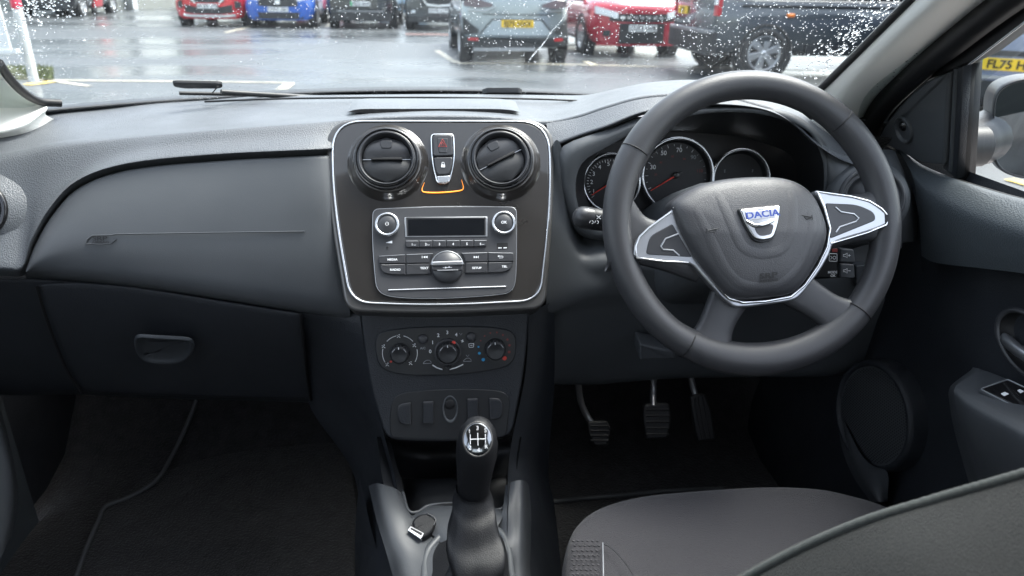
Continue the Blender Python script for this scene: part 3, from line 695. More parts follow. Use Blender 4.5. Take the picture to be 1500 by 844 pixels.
# silver trim: a band round the lower edge of the pad with two open arms
def wp(l, h=0.0): return [WF.uv(*p, h) for p in l]
H = .012
T_out = [(929,361),(935,348),(948,336),(965,322),(981,311),(986,304),(990,318),(1004,352),(1022,386),(1044,414),(1064,436),(1087,441),(1120,439),(1156,432),(1176,416),(1196,388),(1209,362),(1213,335),(1205,305),(1194,280),(1215,284),(1245,288),(1273,295),(1291,307),(1301,318),(1297,329),(1270,340),(1240,349),(1221,357),(1214,374),(1200,398),(1184,419),(1172,433),(1158,441),(1120,447),(1087,450.5),(1070,447),(1046,424),(1026,402),(1008,386),(970,384),(931,378)]
m = MB()
m.plate(WF, [(p.x, p.y) for p in spline([(*p, 0) for p in wp(T_out, H)], 3, closed=True)], .002, .0135, SILV, .0022, px=False)
tr = m.build('spoke_trim', sw)
m = MB()
m.strip(Frame(WF.w(0, 0, H), WF.n), [(986,304),(992,322),(1005,352),(1022,384),(1044,412),(1066,437),(1087,443.5),(1120,441.5),(1157,435),(1177,418),(1197,389),(1210,362),(1214,335),(1206,305),(1195,281)], .0034, .0015, .0040, CHROME)
m.strip(Frame(WF.w(0, 0, H), WF.n), [(1216,357),(1240,350),(1270,341),(1297,330),(1301,318),(1290,306),(1272,295),(1245,288),(1196,281)], .0026, .0008, .0030, CHROME)
m.strip(Frame(WF.w(0, 0, H), WF.n), [(1008,385),(970,383),(932,378),(930,361),(936,347),(950,334),(982,311)], .0026, .0008, .0030, CHROME)
m.build('chrome_edge', tr)
for pl, rid, rr_ in (([(945,373),(951,346),(984,328),(1013,377)], [(993,343),(974,350),(967,361),(970,366),(985,367),(994,375)], [6,10,3,3]), ([(1208,298),(1255,300),(1279,311),(1282,323),(1215,350)], [(1222,304),(1230,311),(1249,314),(1256,320),(1252,325),(1228,333),(1223,341)], [3,12,8,6,3])):
    m = MB(); m.plate(Frame(WF.w(0, 0, H), WF.n), rpoly(pl, rr_), .0, .0024, BTN, .0010); m.strip(Frame(WF.w(0, 0, H), WF.n), rid, .0022, .0020, .0034, SILV)
    m.build('spoke_insert', tr)
# airbag pad, domed
PADO = [(986,299),(1000,284),(1026,269),(1062,260),(1105,256),(1148,257),(1175,265),(1194,281),(1206,306),(1212,335),(1208,361),(1196,387),(1178,415),(1158,431),(1122,437),(1088,439),(1066,433),(1044,409),(1022,381),(1004,349),(992,322)]
pd = [V((p.x, p.y)) for p in spline([(*p, 0) for p in wp(PADO, .02)], 4, closed=True)]
if area(pd) < 0: pd = pd[::-1]
cx = sum(p.x for p in pd) / len(pd); cy = sum(p.y for p in pd) / len(pd); m = MB(); rg = []
for s_, n in ((1.0, -.014), (1.0, .012), (.992, .018), (.972, .0225), (.94, .026), (.88, .029), (.78, .0315), (.64, .0335), (.48, .035), (.30, .0357), (.12, .036)):
    rg.append([WF.w(cx + (p.x - cx) * s_, cy + (p.y - cy) * s_, n - (max(0, (p.y - cy)) * .16 if n > .0 else 0) * s_) for p in pd])
m.grid(rg, WHEELP, True, closed=True); m.add(rg[-1], [list(range(len(pd)))], WHEELP, True)
pad = m.build('hub_pad', sw)
HF = Frame(WF.w(cx, cy, .036), WF.n)
def padn(a, b):                                                       # height of the pad skin under a point
    best = 9e9
    for p in pd:
        l = math.hypot(p.x - cx, p.y - cy); t = ((a - cx) * (p.x - cx) + (b - cy) * (p.y - cy)) / (l * l)
        d = abs((a - cx) * (p.y - cy) - (b - cy) * (p.x - cx)) / l
        if t > 0 and d < best: best = d; tt = t
    S = (0, .12, .30, .48, .64, .78, .88, .94, .972, .992, 1); Nn = (.036, .036, .0357, .035, .0335, .0315, .029, .026, .0225, .018, .012)
    for i in range(10):
        if tt <= S[i + 1]: n = Nn[i] + (Nn[i + 1] - Nn[i]) * (tt - S[i]) / (S[i + 1] - S[i]); break
    else: n = .012
    return n - max(0, b - cy) * .16
# raised U-shaped shoulders pressed into the pad
def ridge(pts, w, h, mt, name, closed=False):
    m = MB(); P = spline([(*q, 0) for q in wp(pts, .034)], 6, closed=closed)
    rows_ = []
    for i, p in enumerate(P):
        a = P[max(0, i - 1)]; b = P[min(len(P) - 1, i + 1)]; t = V((b.x - a.x, b.y - a.y)).normalized(); x = V((-t.y, t.x)); e = min(1, i / 6, (len(P) - 1 - i) / 6)
        rows_.append([WF.w(p.x + x.x * o * w, p.y + x.y * o * w, padn(p.x + x.x * o * w, p.y + x.y * o * w) - .0004 + hh * h * e) for o, hh in ((-1, -.3), (-.75, .05), (-.45, .75), (-.1, 1.0), (.3, .85), (.65, .35), (1, -.3))])
    m.grid(rows_, mt, True); m.build(name, pad)
ridge([(1052,268),(1062,300),(1072,330),(1084,358),(1100,370),(1122,372),(1144,366),(1156,348),(1163,320),(1165,290),(1164,266)], .010, .0011, WHEELP, 'shoulder')
ridge([(1018,286),(1028,320),(1042,352),(1060,388),(1082,414),(1110,421),(1145,417),(1170,394),(1184,362),(1192,325),(1186,290)], .010, .0010, WHEELP, 'shoulder')
# chrome shield badge
def badge_n(px, py): 
    a, b = WF.uv(px, py, .034); return padn(a, b)
bn = badge_n(1113, 328) + .0005
BF = Frame(WF.w(0, 0, bn), (WF.n + WF.v * .12).normalized(), WF.u)
a_, b_ = WF.uv(1113, 328, .034); BF = Frame(WF.w(a_, b_, bn), WF.n + WF.v * .14, WF.u)
m = MB()
bo = rpoly([(1082,308),(1141,302),(1139,325),(1131,350),(1113,354),(1102,349),(1090,330)], [3,3,30,6,20,6,30], 4)
m.plate(BF, [(1112 + (x - 1112) * 1.07, 327 + (y - 327) * 1.09) for x, y in bo], -.002, .0012, BLACK, .0006)
m.plate(BF, bo, .0, .0040, BADGE, .0016)
m.plate(BF, rpoly([(1089,312),(1136,307),(1135,313),(1133,320),(1095,324)], 1), .0035, .0046, SILV, .0004)
m.plate(BF, rpoly([(1103,333),(1131,330),(1127,344),(1113,347),(1107,343)], [5,5,3,6,3]), .0035, .0044, BTN, -.0005)
m.tube(spline([BF.w(*BF.uv(x, y), n) for x, y, n in ((1091,325,.0035),(1104,332,.0055),(1118,330,.0062),(1131,324,.0035))], 5), .0022, BADGE, 8, flat=.5, nrm=BF.n)
m.text(BF, 'DACIA', (1114.5, 315.6), .0076, .0048, mat('blue_badge_ink', (.03, .06, .28), .4), ang=R(6), wide=1.22, bold=.03)
m.build('badge', pad)
def padtext(t, px, py, h, ang, wide=1.3):
    n = badge_n(px, py); a, b = WF.uv(px, py, .034); f = Frame(WF.w(a, b, n), WF.n + WF.v * (.16 if b > cy else .0) + WF.u * ((a - cx) * 1.0) + WF.v * ((b - cy) * .6), WF.u); return f, (0, 0)
m = MB()
f, c = padtext('', 1126, 407, 0, 0); m.text(f, 'SRP', (0, .0024), .0060, .0010, DEEP, ang=R(5), px=False, wide=1.6, bold=.03); m.text(f, 'AIRBAG', (.0003, -.0035), .0030, .0010, DEEP, ang=R(5), px=False, wide=1.55, bold=.03)
m.build('lettering', pad)
for X0, Y0, s_ in ((1044, 338, 1), (1185, 318, -1)):
    f, c = padtext('', X0, Y0, 0, 0); m = MB()
    m.strip(f, [(-.006 * s_, -.0026), (-.006 * s_, .0026)], .0012, .0004, .0010, BLACK, px=False); m.strip(f, [(-.006 * s_, 0), (.001 * s_, .0012), (.007 * s_, .0024)], .0012, .0004, .0010, BLACK, px=False); m.strip(f, [(-.004 * s_, -.001), (.002 * s_, -.0022), (.004 * s_, .0005)], .0010, .0004, .0010, DEEP, px=False); m.build('horn_symbol', pad)

# ---- column stalk and audio pod
st = thing('indicator_stalk', at(858, 318, .85), 'black lighting stalk with a rounded end pointing left from behind the steering wheel', 'indicator stalk')
p0 = at(850, 318, .852); p1 = at(990, 338, .87)
SF = Frame(p0, -(p1 - p0), (0, 0, 1)); L_ = (p1 - p0).length
m = MB()
m.lathe(SF, (0, 0), [(0, .0092), (.006, .0085), (.0105, .0055), (.0135, .0), (.0142, -.006), (.0142, -.014)], BTN, 28, px=False)
m.lathe(SF, (0, 0), [(.0137, -.014), (.0137, -.0148), (.0142, -.0155), (.0138, -.034), (.0128, -.045), (.0100, -.060), (.0095, -L_)], BLACK, 28, px=False); m.build('stalk_body', st)
m = MB(); fv = Frame(at(868, 322, .8385), (at(868, 322, .8385) * 0 + V((-.1, -1, .35))), (1, 0, .0))
for x in (863.5, 871):
    m.strip(fv, [(x, 326.8), (x + 1.6, 323.4)], .0009, .0, .0006, PRINT); m.strip(fv, ring2(x + 3.6, 325.6, 2.1, 10, a0=R(-95), a1=R(95), end=True), .0008, .0, .0006, PRINT)
m.strip(fv, [(874, 316), (880, 321)], .0009, 0, .0006, PRINT); m.strip(fv, [(874, 321), (880, 316)], .0009, 0, .0006, PRINT); m.strip(fv, [(860, 307), (862.5, 305.5), (864, 309)], .0008, 0, .0006, PRINT)
m.build('symbols', st)
au = thing('audio_control_pod', at(1225, 386, .86), 'black column pod with grey volume buttons seen under the right spoke', 'audio controls')
AF = Frame(at(1225, 386, .845), V((-.05, -1, .28)))
m = MB(); m.plate(AF, rpoly([(1172,362),(1228,363),(1228,408),(1172,410)], 3), -.03, .0, BLACK, .003)
m.strip(AF, rpoly([(1214.5,371.5),(1226,372),(1226,383),(1214.5,382.5)], 1), .0009, .0, .0006, PRINT, closed=True)
m.strip(AF, [(1216.5,375),(1218.5,377.5),(1216.5,380)], .0008, 0, .0006, PRINT); m.strip(AF, ring2(1222, 377.6, 2.2, 10), .0008, 0, .0006, PRINT, closed=True)
m.text(AF, 'MODE', (1219.5, 399), .0032, .0004, PRINT, bold=.02); m.text(AF, 'OK', (1220, 404), .0032, .0004, PRINT, bold=.02)
m.plate(AF, rpoly([(1218,364),(1227,364.5),(1227,369.5),(1219,369.5)], 1), -.001, .0006, DIMR); m.build('pod_body', au)
for y0, y1, s_ in ((363.5, 384.6, '+'), (385.4, 407.5, '-')):
    m = MB(); m.plate(AF, rpoly([(1229.2, y0), (1249.5, y0 + 1.5), (1251.5, y1), (1229.2, y1)], [1, 4, 1, 1] if s_ == '+' else [1, 1, 4, 1]), -.03, .003, CONS, .0018)
    cy_ = (y0 + y1) / 2; m.strip(AF, [(1233.5, cy_ - 1.3), (1233.5, cy_ + 1.3), (1236, cy_ + 1.3), (1239, cy_ + 3.6), (1239, cy_ - 3.6), (1236, cy_ - 1.3)], .0007, .003, .0036, PRINT, closed=True)
    m.strip(AF, [(1240.5, cy_), (1244, cy_)], .0007, .003, .0036, PRINT)
    if s_ == '+': m.strip(AF, [(1242.2, cy_ - 1.8), (1242.2, cy_ + 1.8)], .0007, .003, .0036, PRINT)
    m.build('button', au)

# ================================================================== FLOOR CONSOLE
con = thing('centre_console', (0.05, .7, .5), 'grey floor console with an open tray below the heater controls', 'centre console')
m = MB()
# tray: back wall, side walls and floor
tb = [(563,640),(575,641),(655,645),(742,643),(757,640)]
def zr(l): return [at(x, y, Y) for x, y, Y in l]
m.surf([zr([(563,642,.85),(610,644,.85),(655,646,.85),(700,645,.85),(752,641,.85)]), zr([(570,650,.94),(610,655,.955),(655,656,.96),(700,655,.955),(748,650,.94)]), zr([(586,696,.90),(612,699,.915),(655,698,.92),(700,697,.915),(742,693,.90)]), zr([(590,702,.87),(615,702,.86),(655,701,.855),(700,701,.86),(741,698,.87)]), zr([(594,728,.84),(618,725,.82),(655,724,.81),(700,724,.82),(742,722,.84)]), zr([(600,752,.80),(625,742,.78),(660,740,.77),(705,742,.78),(741,746,.80)])], BLACK)
m.surf([zr([(552,640,.84),(560,700,.815),(572,740,.77)]), zr([(570,640,.86),(586,700,.83),(601,756,.77)])], BLACK); m.surf([zr([(748,640,.86),(745,700,.83),(738,756,.77)]), zr([(764,640,.84),(756,700,.815),(748,760,.77)])], BLACK)
m.build('tray', con)
m = MB()   # console top, one skin with raised rails
ct = [ [(545,706,.800),(562,713,.795),(576,716,.792),(586,720,.79)], ]
rows_l = [zr([(540,712,.83),(552,708,.805),(568,712,.795),(580,716,.793),(588,722,.798)]), zr([(551,760,.755),(562,745,.755),(582,748,.75),(597,752,.75),(604,757,.753)]), zr([(563,800,.71),(575,785,.715),(597,785,.715),(618,776,.73),(640,770,.74)]), zr([(577,850,.67),(590,830,.675),(612,826,.675),(632,815,.685),(650,800,.70)]), zr([(590,905,.60),(606,890,.61),(630,884,.615),(652,870,.62),(668,850,.64)])]
m.surf(rows_l, CONS, nu=6, nv=6)
rows_r = [zr([(740,716,.80),(746,708,.797),(757,704,.795),(768,704,.80),(776,712,.83)]), zr([(736,748,.755),(744,746,.755),(757,742,.76),(768,742,.765),(778,750,.79)]), zr([(728,775,.735),(741,776,.725),(756,784,.715),(768,786,.72),(780,796,.75)]), zr([(716,800,.70),(738,812,.685),(754,830,.675),(769,835,.68),(784,850,.71)]), zr([(704,850,.64),(730,870,.62),(752,888,.615),(770,892,.61),(792,910,.64)])]
m.surf(rows_r, CONS, nu=6, nv=6)
m.surf([zr([(600,756,.765),(628,742,.775),(660,739,.775),(705,741,.775),(740,748,.765)]), zr([(606,762,.745),(630,752,.75),(660,750,.75),(705,752,.75),(736,758,.745)]), zr([(650,800,.70),(660,795,.70),(680,792,.70),(705,795,.70),(716,800,.70)]), zr([(668,850,.64),(672,850,.64),(685,850,.64),(700,850,.64),(704,850,.64)])], CONS, nu=6)
m.build('console_top', con)
m = MB(); m.tube(spline(zr([(590,722,.797),(598,748,.765),(612,750,.765),(628,741,.777),(660,738,.779),(705,740,.779),(728,747,.77),(741,738,.78),(743,712,.80)]), 6), .0025, CONS, 8); m.build('tray_rim', con)
m = MB()   # tunnel sides down to the floor
m.surf([zr([(527,700,.86),(545,780,.78),(570,860,.70),(600,960,.60)]), [p + V((-.015, 0, -.12)) for p in zr([(527,700,.86),(545,780,.78),(570,860,.70),(600,960,.60)])], [p + V((-.03, 0, -.40)) for p in zr([(527,700,.86),(545,780,.78),(570,860,.70),(600,960,.60)])]], LOWER)
m.surf([zr([(776,700,.86),(779,760,.79),(785,850,.71),(800,960,.60)]), [p + V((.015, 0, -.12)) for p in zr([(776,700,.86),(779,760,.79),(785,850,.71),(800,960,.60)])], [p + V((.03, 0, -.40)) for p in zr([(776,700,.86),(779,760,.79),(785,850,.71),(800,960,.60)])]], CARPET)
m.build('tunnel_side', con)
# small plug lying on the console
up_ = thing('usb_plug', at(620, 775, .735), 'small black plug with a silver slotted end lying left of the gear gaiter', 'plug')
UF = Frame(at(620, 775, .728), V((-.02, -.42, 1)), (1, .0, 0))
m = MB(); m.plate(UF, rpoly([(607,778),(603,770),(612,760),(624,757),(634,762),(640,768),(634,784),(620,795),(600,782)], [6,6,6,5,5,5,8,5,4]), -.002, .011, GAITER, .003)
m.strip(UF, [(626,758),(636,763),(639,768),(636,776)], .0018, .011, .0125, BTN); m.build('plug_body', up_)
m = MB(); m.plate(UF, rpoly([(598,783),(602,776),(622,787),(618,795)], 1), -.001, .0115, STEEL, .0008); m.plate(UF, rpoly([(601,782.5),(603.5,779),(619.5,787.5),(617,791.5)], .5), .010, .0120, DEEP); m.plate(UF, rpoly([(598,783),(600,780),(618,791),(617,796)], .5), .002, .0125, CHROME, .0006); m.build('metal_end', up_)

# ---- gear lever
gl = thing('gear_lever', at(690, 850, .60), 'upright black gear lever with a five-speed diagram on its knob and a leather gaiter', 'gear lever')
def P3(x, y, d):  # point by depth along the view axis
    q = ray(x, y) / F; return CAM + q * d
kb = [((699,618),4,.742),((700,619.5),12,.744),((700.5,624),20,.746),((700,634),27,.749),((699,650),30.5,.752),((697.5,668),30,.756),((696,685),27,.760),((694.5,700),25,.763),((693.5,715),23.5,.766),((693,728),22.5,.768),((692.5,736),20,.770)]
ax = (P3(692.5,736,.770) - P3(699,618,.742)).normalized()
def loft_px(lst, mt, m, seg=36, depthk=.9, fx=None):
    side = RT; back = side.cross(UP).normalized(); rg = []
    for (c, w, d) in lst:
        o = P3(c[0], c[1], d); r = w * d / F
        fwd = V((0, 1, .35)).normalized()
        rg.append([o + side * math.cos(2 * PI * k / seg) * r + fwd * math.sin(2 * PI * k / seg) * r * depthk for k in range(seg)])
    m.grid(rg, mt, True, closed=True); m.add(rg[0], [list(range(seg))[::-1]], mt, True); return rg
m = MB(); loft_px(kb, GAITER, m); kn = m.build('knob', gl)
KF = Frame(P3(699.8, 643.5, .7265), V((0, -.80, .60)))
m = MB()
mpk = .728 / F
def oval(rx, ry, n, k=40): return [KF.w(math.cos(2 * PI * i / k) * rx * mpk, math.sin(2 * PI * i / k) * ry * mpk, n) for i in range(k)]
m.grid([oval(22.5, 26, -.006), oval(22.5, 26, .0002), oval(21.6, 25, .0012), oval(20.2, 23.6, .0006)], RIMG, True, closed=True)
m.grid([oval(20.3, 23.7, .0004), oval(17, 20, .0016), oval(10, 12, .0026), oval(3, 4, .0030)], CAPM, True, closed=True); m.add(oval(3, 4, .0030), [list(range(40))], CAPM, True)
pk = lambda x, y: (x * mpk, y * mpk)
m.strip(KF, [pk(-11, 0), pk(11, 0)], .0008, .0026, .0033, PRINT, px=False)
m.strip(KF, [pk(-11, 7), pk(-11, -7)], .0008, .0018, .0030, PRINT, px=False); m.strip(KF, [pk(0, 9), pk(0, -9)], .0008, .0026, .0035, PRINT, px=False); m.strip(KF, [pk(11, 7), pk(11, -7)], .0008, .0018, .0030, PRINT, px=False)
for t, x, y in (('1', -12, 11.5), ('3', 0, 15.5), ('5', 11.5, 12), ('2', -11.5, -12), ('4', .5, -15.5), ('R', 12, -11.5)): m.text(KF, t, pk(x, y), .0040, .0029, PRINT, px=False, bold=.0)
m.build('shift_diagram', kn)
m = MB()
ga = [((692.5,716),24.5,.764),((692.5,722),25.5,.765),((693,735),29.5,.764),((694,752),31,.757),((693,775),36,.752),((696,797),40,.742),((696,814),41,.738),((697,832),37,.738),((697,852),39,.731),((697,880),50,.718)]
side = RT; rg = []; seg = 56
for j, (c, w, d) in enumerate(ga):
    o = P3(c[0], c[1], d); ring = []; t = j / (len(ga) - 1)
    for k in range(seg):
        b = 2 * PI * k / seg; fold = 1 + .12 * t * math.cos(4 * b + .5 + t * 2.2) + .035 * t * math.sin(7 * b - 4 * t) + .05 * t * math.sin(3 * b + 3.0 * t) + (.06 * math.exp(-((t - .60) / .16) ** 2) * math.cos(3 * b + 5 * t)); r = w * d / F * fold
        sq = 1 + .10 * t * abs(math.sin(2 * b))
        ring.append(o + side * math.cos(b) * r * sq + V((0, 1, .25)).normalized() * math.sin(b) * r * sq * .95)
    rg.append(ring)
sm_ = [spline([r[k] for r in rg], 5) for k in range(seg)]
m.grid([[sm_[k][i] for k in range(seg)] for i in range(len(sm_[0]))], GAITER, True, closed=True)
m.build('gaiter', gl)
m = MB()   # frame round the foot of the gaiter
fr_ = zr([(657,779,.728),(640,794,.712),(626,812,.695),(622,840,.665),(628,900,.60),(690,930,.58),(752,900,.60),(748,840,.665),(744,806,.70),(732,782,.725),(700,772,.74)])
m.tube([p + V((0, 0, .002)) for p in spline(fr_, 5, closed=True)], .0055, SMOOTH, 8, closed=True)
inn = [p + (V((.045, .63, .585)) - p) * .18 + V((0, 0, .004)) for p in spline(fr_, 5, closed=True)]
m.grid([spline(fr_, 5, closed=True), inn, [p + (V((.045, .63, .585)) - p) * .35 for p in inn]], GAITER, True, closed=True)
m.build('gaiter_frame', gl)

# ================================================================== FLOOR, PEDALS
ZF = .27
fl = MB()
fl.grid([[V((x, y, ZF + (max(0, y - 1.28) * 1.15 if y < 1.7 else .5) + .004 * math.sin(x * 23) * math.sin(y * 19))) for x in [-.81 + i * .03 for i in range(55)]] for y in [-1.5 + j * .08 for j in range(40)]], CARPET)
tag(fl.build('cabin_floor'), kind='structure')
mt_ = MB()
mt_.tube(spline([at(110, 850, Z=ZF + .012), at(128, 800, Z=ZF + .012), at(145, 762, Z=ZF + .012), at(155, 742, Z=ZF + .012), at(190, 728, Z=ZF + .012), at(228, 705, Z=ZF + .02), at(248, 675, Z=ZF + .03), at(266, 640, Z=ZF + .05), at(283, 600, Z=ZF + .09), at(292, 570, Z=ZF + .12)], 5), .0045, PIPING, 6)
fm = thing('floor_mat', at(250, 800, Z=ZF + .01), 'black carpet mat with a grey bound edge in the passenger footwell', 'floor mat')
mt_.build('edge_binding', fm)
m = MB(); pl_ = [at(155, 742, Z=ZF + .009), at(248, 675, Z=ZF + .009), at(283, 600, Z=ZF + .03), at(500, 600, Z=ZF + .03), at(525, 760, Z=ZF + .009), at(520, 900, Z=ZF + .009), at(100, 900, Z=ZF + .009), at(128, 800, Z=ZF + .009)]
m.add([V((p.x, p.y, p.z)) for p in pl_], [[0, 1, 2, 3, 4, 5, 6, 7]], CARPET, False); m.build('mat_pile', fm)
dm = thing('floor_mat', at(900, 760, Z=ZF + .01), 'black carpet mat with a bound front edge under the driver pedals', 'floor mat')
m = MB(); m.tube(spline([at(810, 735, Z=ZF + .012), at(860, 730, Z=ZF + .012), at(920, 725, Z=ZF + .012), at(985, 719, Z=ZF + .012), at(1060, 716, Z=ZF + .012)], 5), .0045, PIPING, 6); m.build('edge_binding', dm)
m = MB(); m.add([at(x, y, Z=ZF + .009) for x, y in [(810,735),(1060,716),(1230,716),(1230,880),(830,900)]], [[0, 1, 2, 3, 4]], CARPET, False); m.build('mat_pile', dm)
def pedal(poly, Y, armp, label, ribs, n=(0, -1, .55), vert=False):
    cx = sum(p[0] for p in poly) / len(poly); cy_ = sum(p[1] for p in poly) / len(poly)
    t = thing('pedal', at(cx, cy_, Y), label, 'pedal', 'driver pedals')
    f = Frame(at(cx, cy_, Y), V(n)); m = MB(); m.plate(f, rpoly(poly, 5), -.012, .0, RUBBER, .004)
    for r in ribs: m.strip(f, r, .0035, -.001, .0025, RUBBER)
    m.build('pad', t)
    m = MB(); m.tube(spline([at(x, y, YY) for x, y, YY in armp], 5), .006, STEEL, 8); m.build('arm', t)
pedal([(860,617),(890,616),(895,628),(891,654),(870,654),(861,632)], 1.10, [(847,560,1.13),(850,585,1.13),(857,604,1.125),(868,622,1.115)], 'small worn clutch pedal, leftmost of the three under the wheel', [[(865, y), (892, y)] for y in (624, 631, 638, 645)])
pedal([(943,592),(981,590),(984,615),(978,643),(947,644),(942,615)], 1.08, [(958,552,1.13),(957,575,1.12),(957,596,1.095)], 'square ribbed brake pedal, middle one of the three', [[(946, y), (980, y)] for y in (600, 609, 618, 627, 636)])
pedal([(1011,580),(1033,576),(1042,600),(1049,644),(1023,648),(1016,615)], 1.10, [(1010,545,1.15),(1016,570,1.14),(1026,600,1.12)], 'long ribbed accelerator pedal, rightmost of the three', [[(1017,583),(1022,612),(1028,643)],[(1023,581),(1028,612),(1034,643)],[(1029,580),(1035,612),(1041,642)]])

# ================================================================== DRIVER SEAT
se = thing('driver_seat', V((.38, .35, .5)), 'grey cloth driver seat with a stitched edge along its backrest', 'seat')
co = [(826,870,.58),(830,840,.605),(833,800,.64),(846,768,.672),(879,743,.70),(940,726,.722),(1033,717,.733),(1127,712,.738),(1197,715,.734),(1243,724,.724),(1290,738,.71),(1330,760,.685),(1380,800,.64),(1440,860,.58)]
P_ = [at(x, y, Y) for x, y, Y in co]
m = MB()
ctr = V((.36, .42, P_[7].z - .02))
def seat_row(k, dz): return [V((ctr.x + (p.x - ctr.x) * k, ctr.y + (p.y - ctr.y) * k, p.z + (ctr.z - p.z) * (1 - k) + dz)) for p in P_]
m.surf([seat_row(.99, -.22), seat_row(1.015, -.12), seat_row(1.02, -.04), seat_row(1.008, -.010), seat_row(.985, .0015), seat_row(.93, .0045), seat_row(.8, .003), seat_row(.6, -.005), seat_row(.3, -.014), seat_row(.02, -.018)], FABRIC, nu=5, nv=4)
cu = m.build('cushion', se)
SEATP = mat('seat_pattern_thread', (.052, .051, .055), .8)
ZC = at(852, 764, .672).z + .004
m = MB()
m.tube([at(x, y, Z=ZC) for x, y in ((883,795),(883.5,820),(884,846))], .0007, PRINTD, 6); m.build('label_edge', cu)
m = MB()
m.tube(spline([at(x, y, Z=ZC) for x, y in ((884,797),(895,803),(912,820),(930,846))], 5), .0005, BLACK, 6)
for j in range(9):
    for i in range(6):
        x, y = 838 + i * 7 - j * .4 + (j % 2) * 3, 792 + j * 7
        if x < 880: m.tube([at(x, y, Z=ZC - .001 - max(0, 856 - x) * .00012), at(x + 3.4, y + 1.4, Z=ZC - .001 - max(0, 853 - x) * .00012)], .0011, SEATP, 5)
m.build('side_pattern', cu)
# backrest: padded slab seen from above its shoulder
be = [(1075,858,.405),(1092,844,.405),(1173,801,.40),(1267,761,.392),(1360,732,.385),(1430,712,.378),(1500,692,.37),(1580,672,.36),(1680,655,.35)]
Bp = [at(x, y, Y) for x, y, Y in be]
m = MB()
def br(dy, dz, dx=0): return [p + V((dx, dy, dz)) for p in Bp]
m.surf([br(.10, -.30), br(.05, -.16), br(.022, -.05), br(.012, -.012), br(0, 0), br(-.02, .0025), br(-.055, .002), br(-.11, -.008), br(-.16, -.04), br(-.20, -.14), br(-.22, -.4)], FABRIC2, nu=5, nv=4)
bk = m.build('backrest', se)
m = MB()
q1 = spline(Bp, 24); m.tube([p + V((0, -.003, .0028 + .0001 * math.sin(i * 1.3))) for i, p in enumerate(q1)], [.0030 + .00012 * math.sin(i * 1.57) for i in range(len(q1))], PIPE2, 10)
m.build('seam', bk)

# ================================================================== DRIVER DOOR
dr = thing('car_door', V((.7, .5, .6)), 'teal-grey driver door with speaker, armrest, window and wing mirror', 'car door')
def X_(l): return [at(x, y, X=X) for x, y, X in l]
m = MB()
d0 = [(1314,214,.672),(1345,238,.672),(1378,254,.672),(1420,269,.672),(1500,292,.672),(1700,335,.672)]
d1 = [(1320,226,.655),(1350,250,.655),(1385,266,.655),(1428,282,.655),(1505,305,.655),(1720,352,.655)]
d2 = [(1338,262,.640),(1360,285,.638),(1395,305,.636),(1440,322,.634),(1515,342,.632),(1740,392,.632)]
d3 = [(1346,320,.642),(1366,340,.640),(1400,352,.638),(1445,362,.636),(1520,375,.634),(1750,425,.634)]
d4 = [(1350,375,.650),(1367,384,.648),(1400,389,.645),(1445,394,.643),(1522,405,.641),(1755,455,.641)]
d5 = [(1350,381,.662),(1367,390,.662),(1400,396,.660),(1445,401,.658),(1522,412,.656),(1755,462,.656)]
d6 = [(1330,470,.668),(1350,470,.668),(1400,475,.668),(1445,480,.668),(1525,490,.668),(1760,540,.668)]
m.surf([X_([(x, y + 2, X + .03) for x, y, X in d0]), X_(d0), X_(d1), X_(d2), X_(d3), X_(d4)], DOORM, nu=6, nv=5)
up = m.build('upper_trim', dr)
m = MB()
f0 = at(1200, 520, X=.672); 
rr = []
for z, xx in ((.96, .695), (.90, .685), (.86, .672), (.80, .672), (.70, .674), (.60, .672), (.50, .668), (.42, .66), (.36, .65), (.26, .65)):
    rr.append([V((xx + (.01 if y > 1.05 else 0), y, z + (.02 if z > .8 else 0))) for y in (1.30, 1.2, 1.1, 1.0, .9, .8, .6, .4, .1, -.3)])
m.surf(rr, LOWER, nu=3, nv=3)
m.build('lower_trim', dr)
m = MB()   # end of the door beside the dash, in the shadow gap
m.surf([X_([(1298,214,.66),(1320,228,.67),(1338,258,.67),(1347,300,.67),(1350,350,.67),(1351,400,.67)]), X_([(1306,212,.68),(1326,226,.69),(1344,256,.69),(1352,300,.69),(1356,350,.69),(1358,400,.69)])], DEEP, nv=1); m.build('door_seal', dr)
# speaker
SP = Frame(at(1295, 612, X=.655), V((-1, -.10, .06)), (0, -1, 0)); 
c = SP.uv(1290, 608); mp = depth(SP.hit(1295, 612)) / F; RS = 80 * mp
m = MB(); m.lathe(SP, c, [(RS * 1.02, -.03), (RS * 1.02, .012), (RS * 1.0, .018), (RS * .96, .020), (RS * .92, .019), (RS * .90, .014)], LOWER, 56, px=False)
spk = m.build('speaker_ring', dr)
m = MB(); m.lathe(SP, c, [(RS * .91, .0135), (RS * .6, .0165), (RS * .3, .018), (0, .0185)], SMOOTH, 48, px=False)
n_ = 0
for i in range(-26, 27):
    for j in range(-26, 27):
        a = i * .0042 + (j % 2) * .0021; b = j * .0037
        if math.hypot(a, b) < RS * .86 and n_ < 2600:
            h = .0192 - .0045 * (math.hypot(a, b) / RS / .86) ** 2 ; n_ += 1
            m.add([SP.w(c[0] + a - .0015, c[1] + b, h), SP.w(c[0] + a, c[1] + b - .0015, h), SP.w(c[0] + a + .0015, c[1] + b, h), SP.w(c[0] + a, c[1] + b + .0015, h)], [[0, 1, 2, 3]], DEEP, False)
m.build('speaker_grille', dr)
m = MB()   # curved lower flank below the speaker
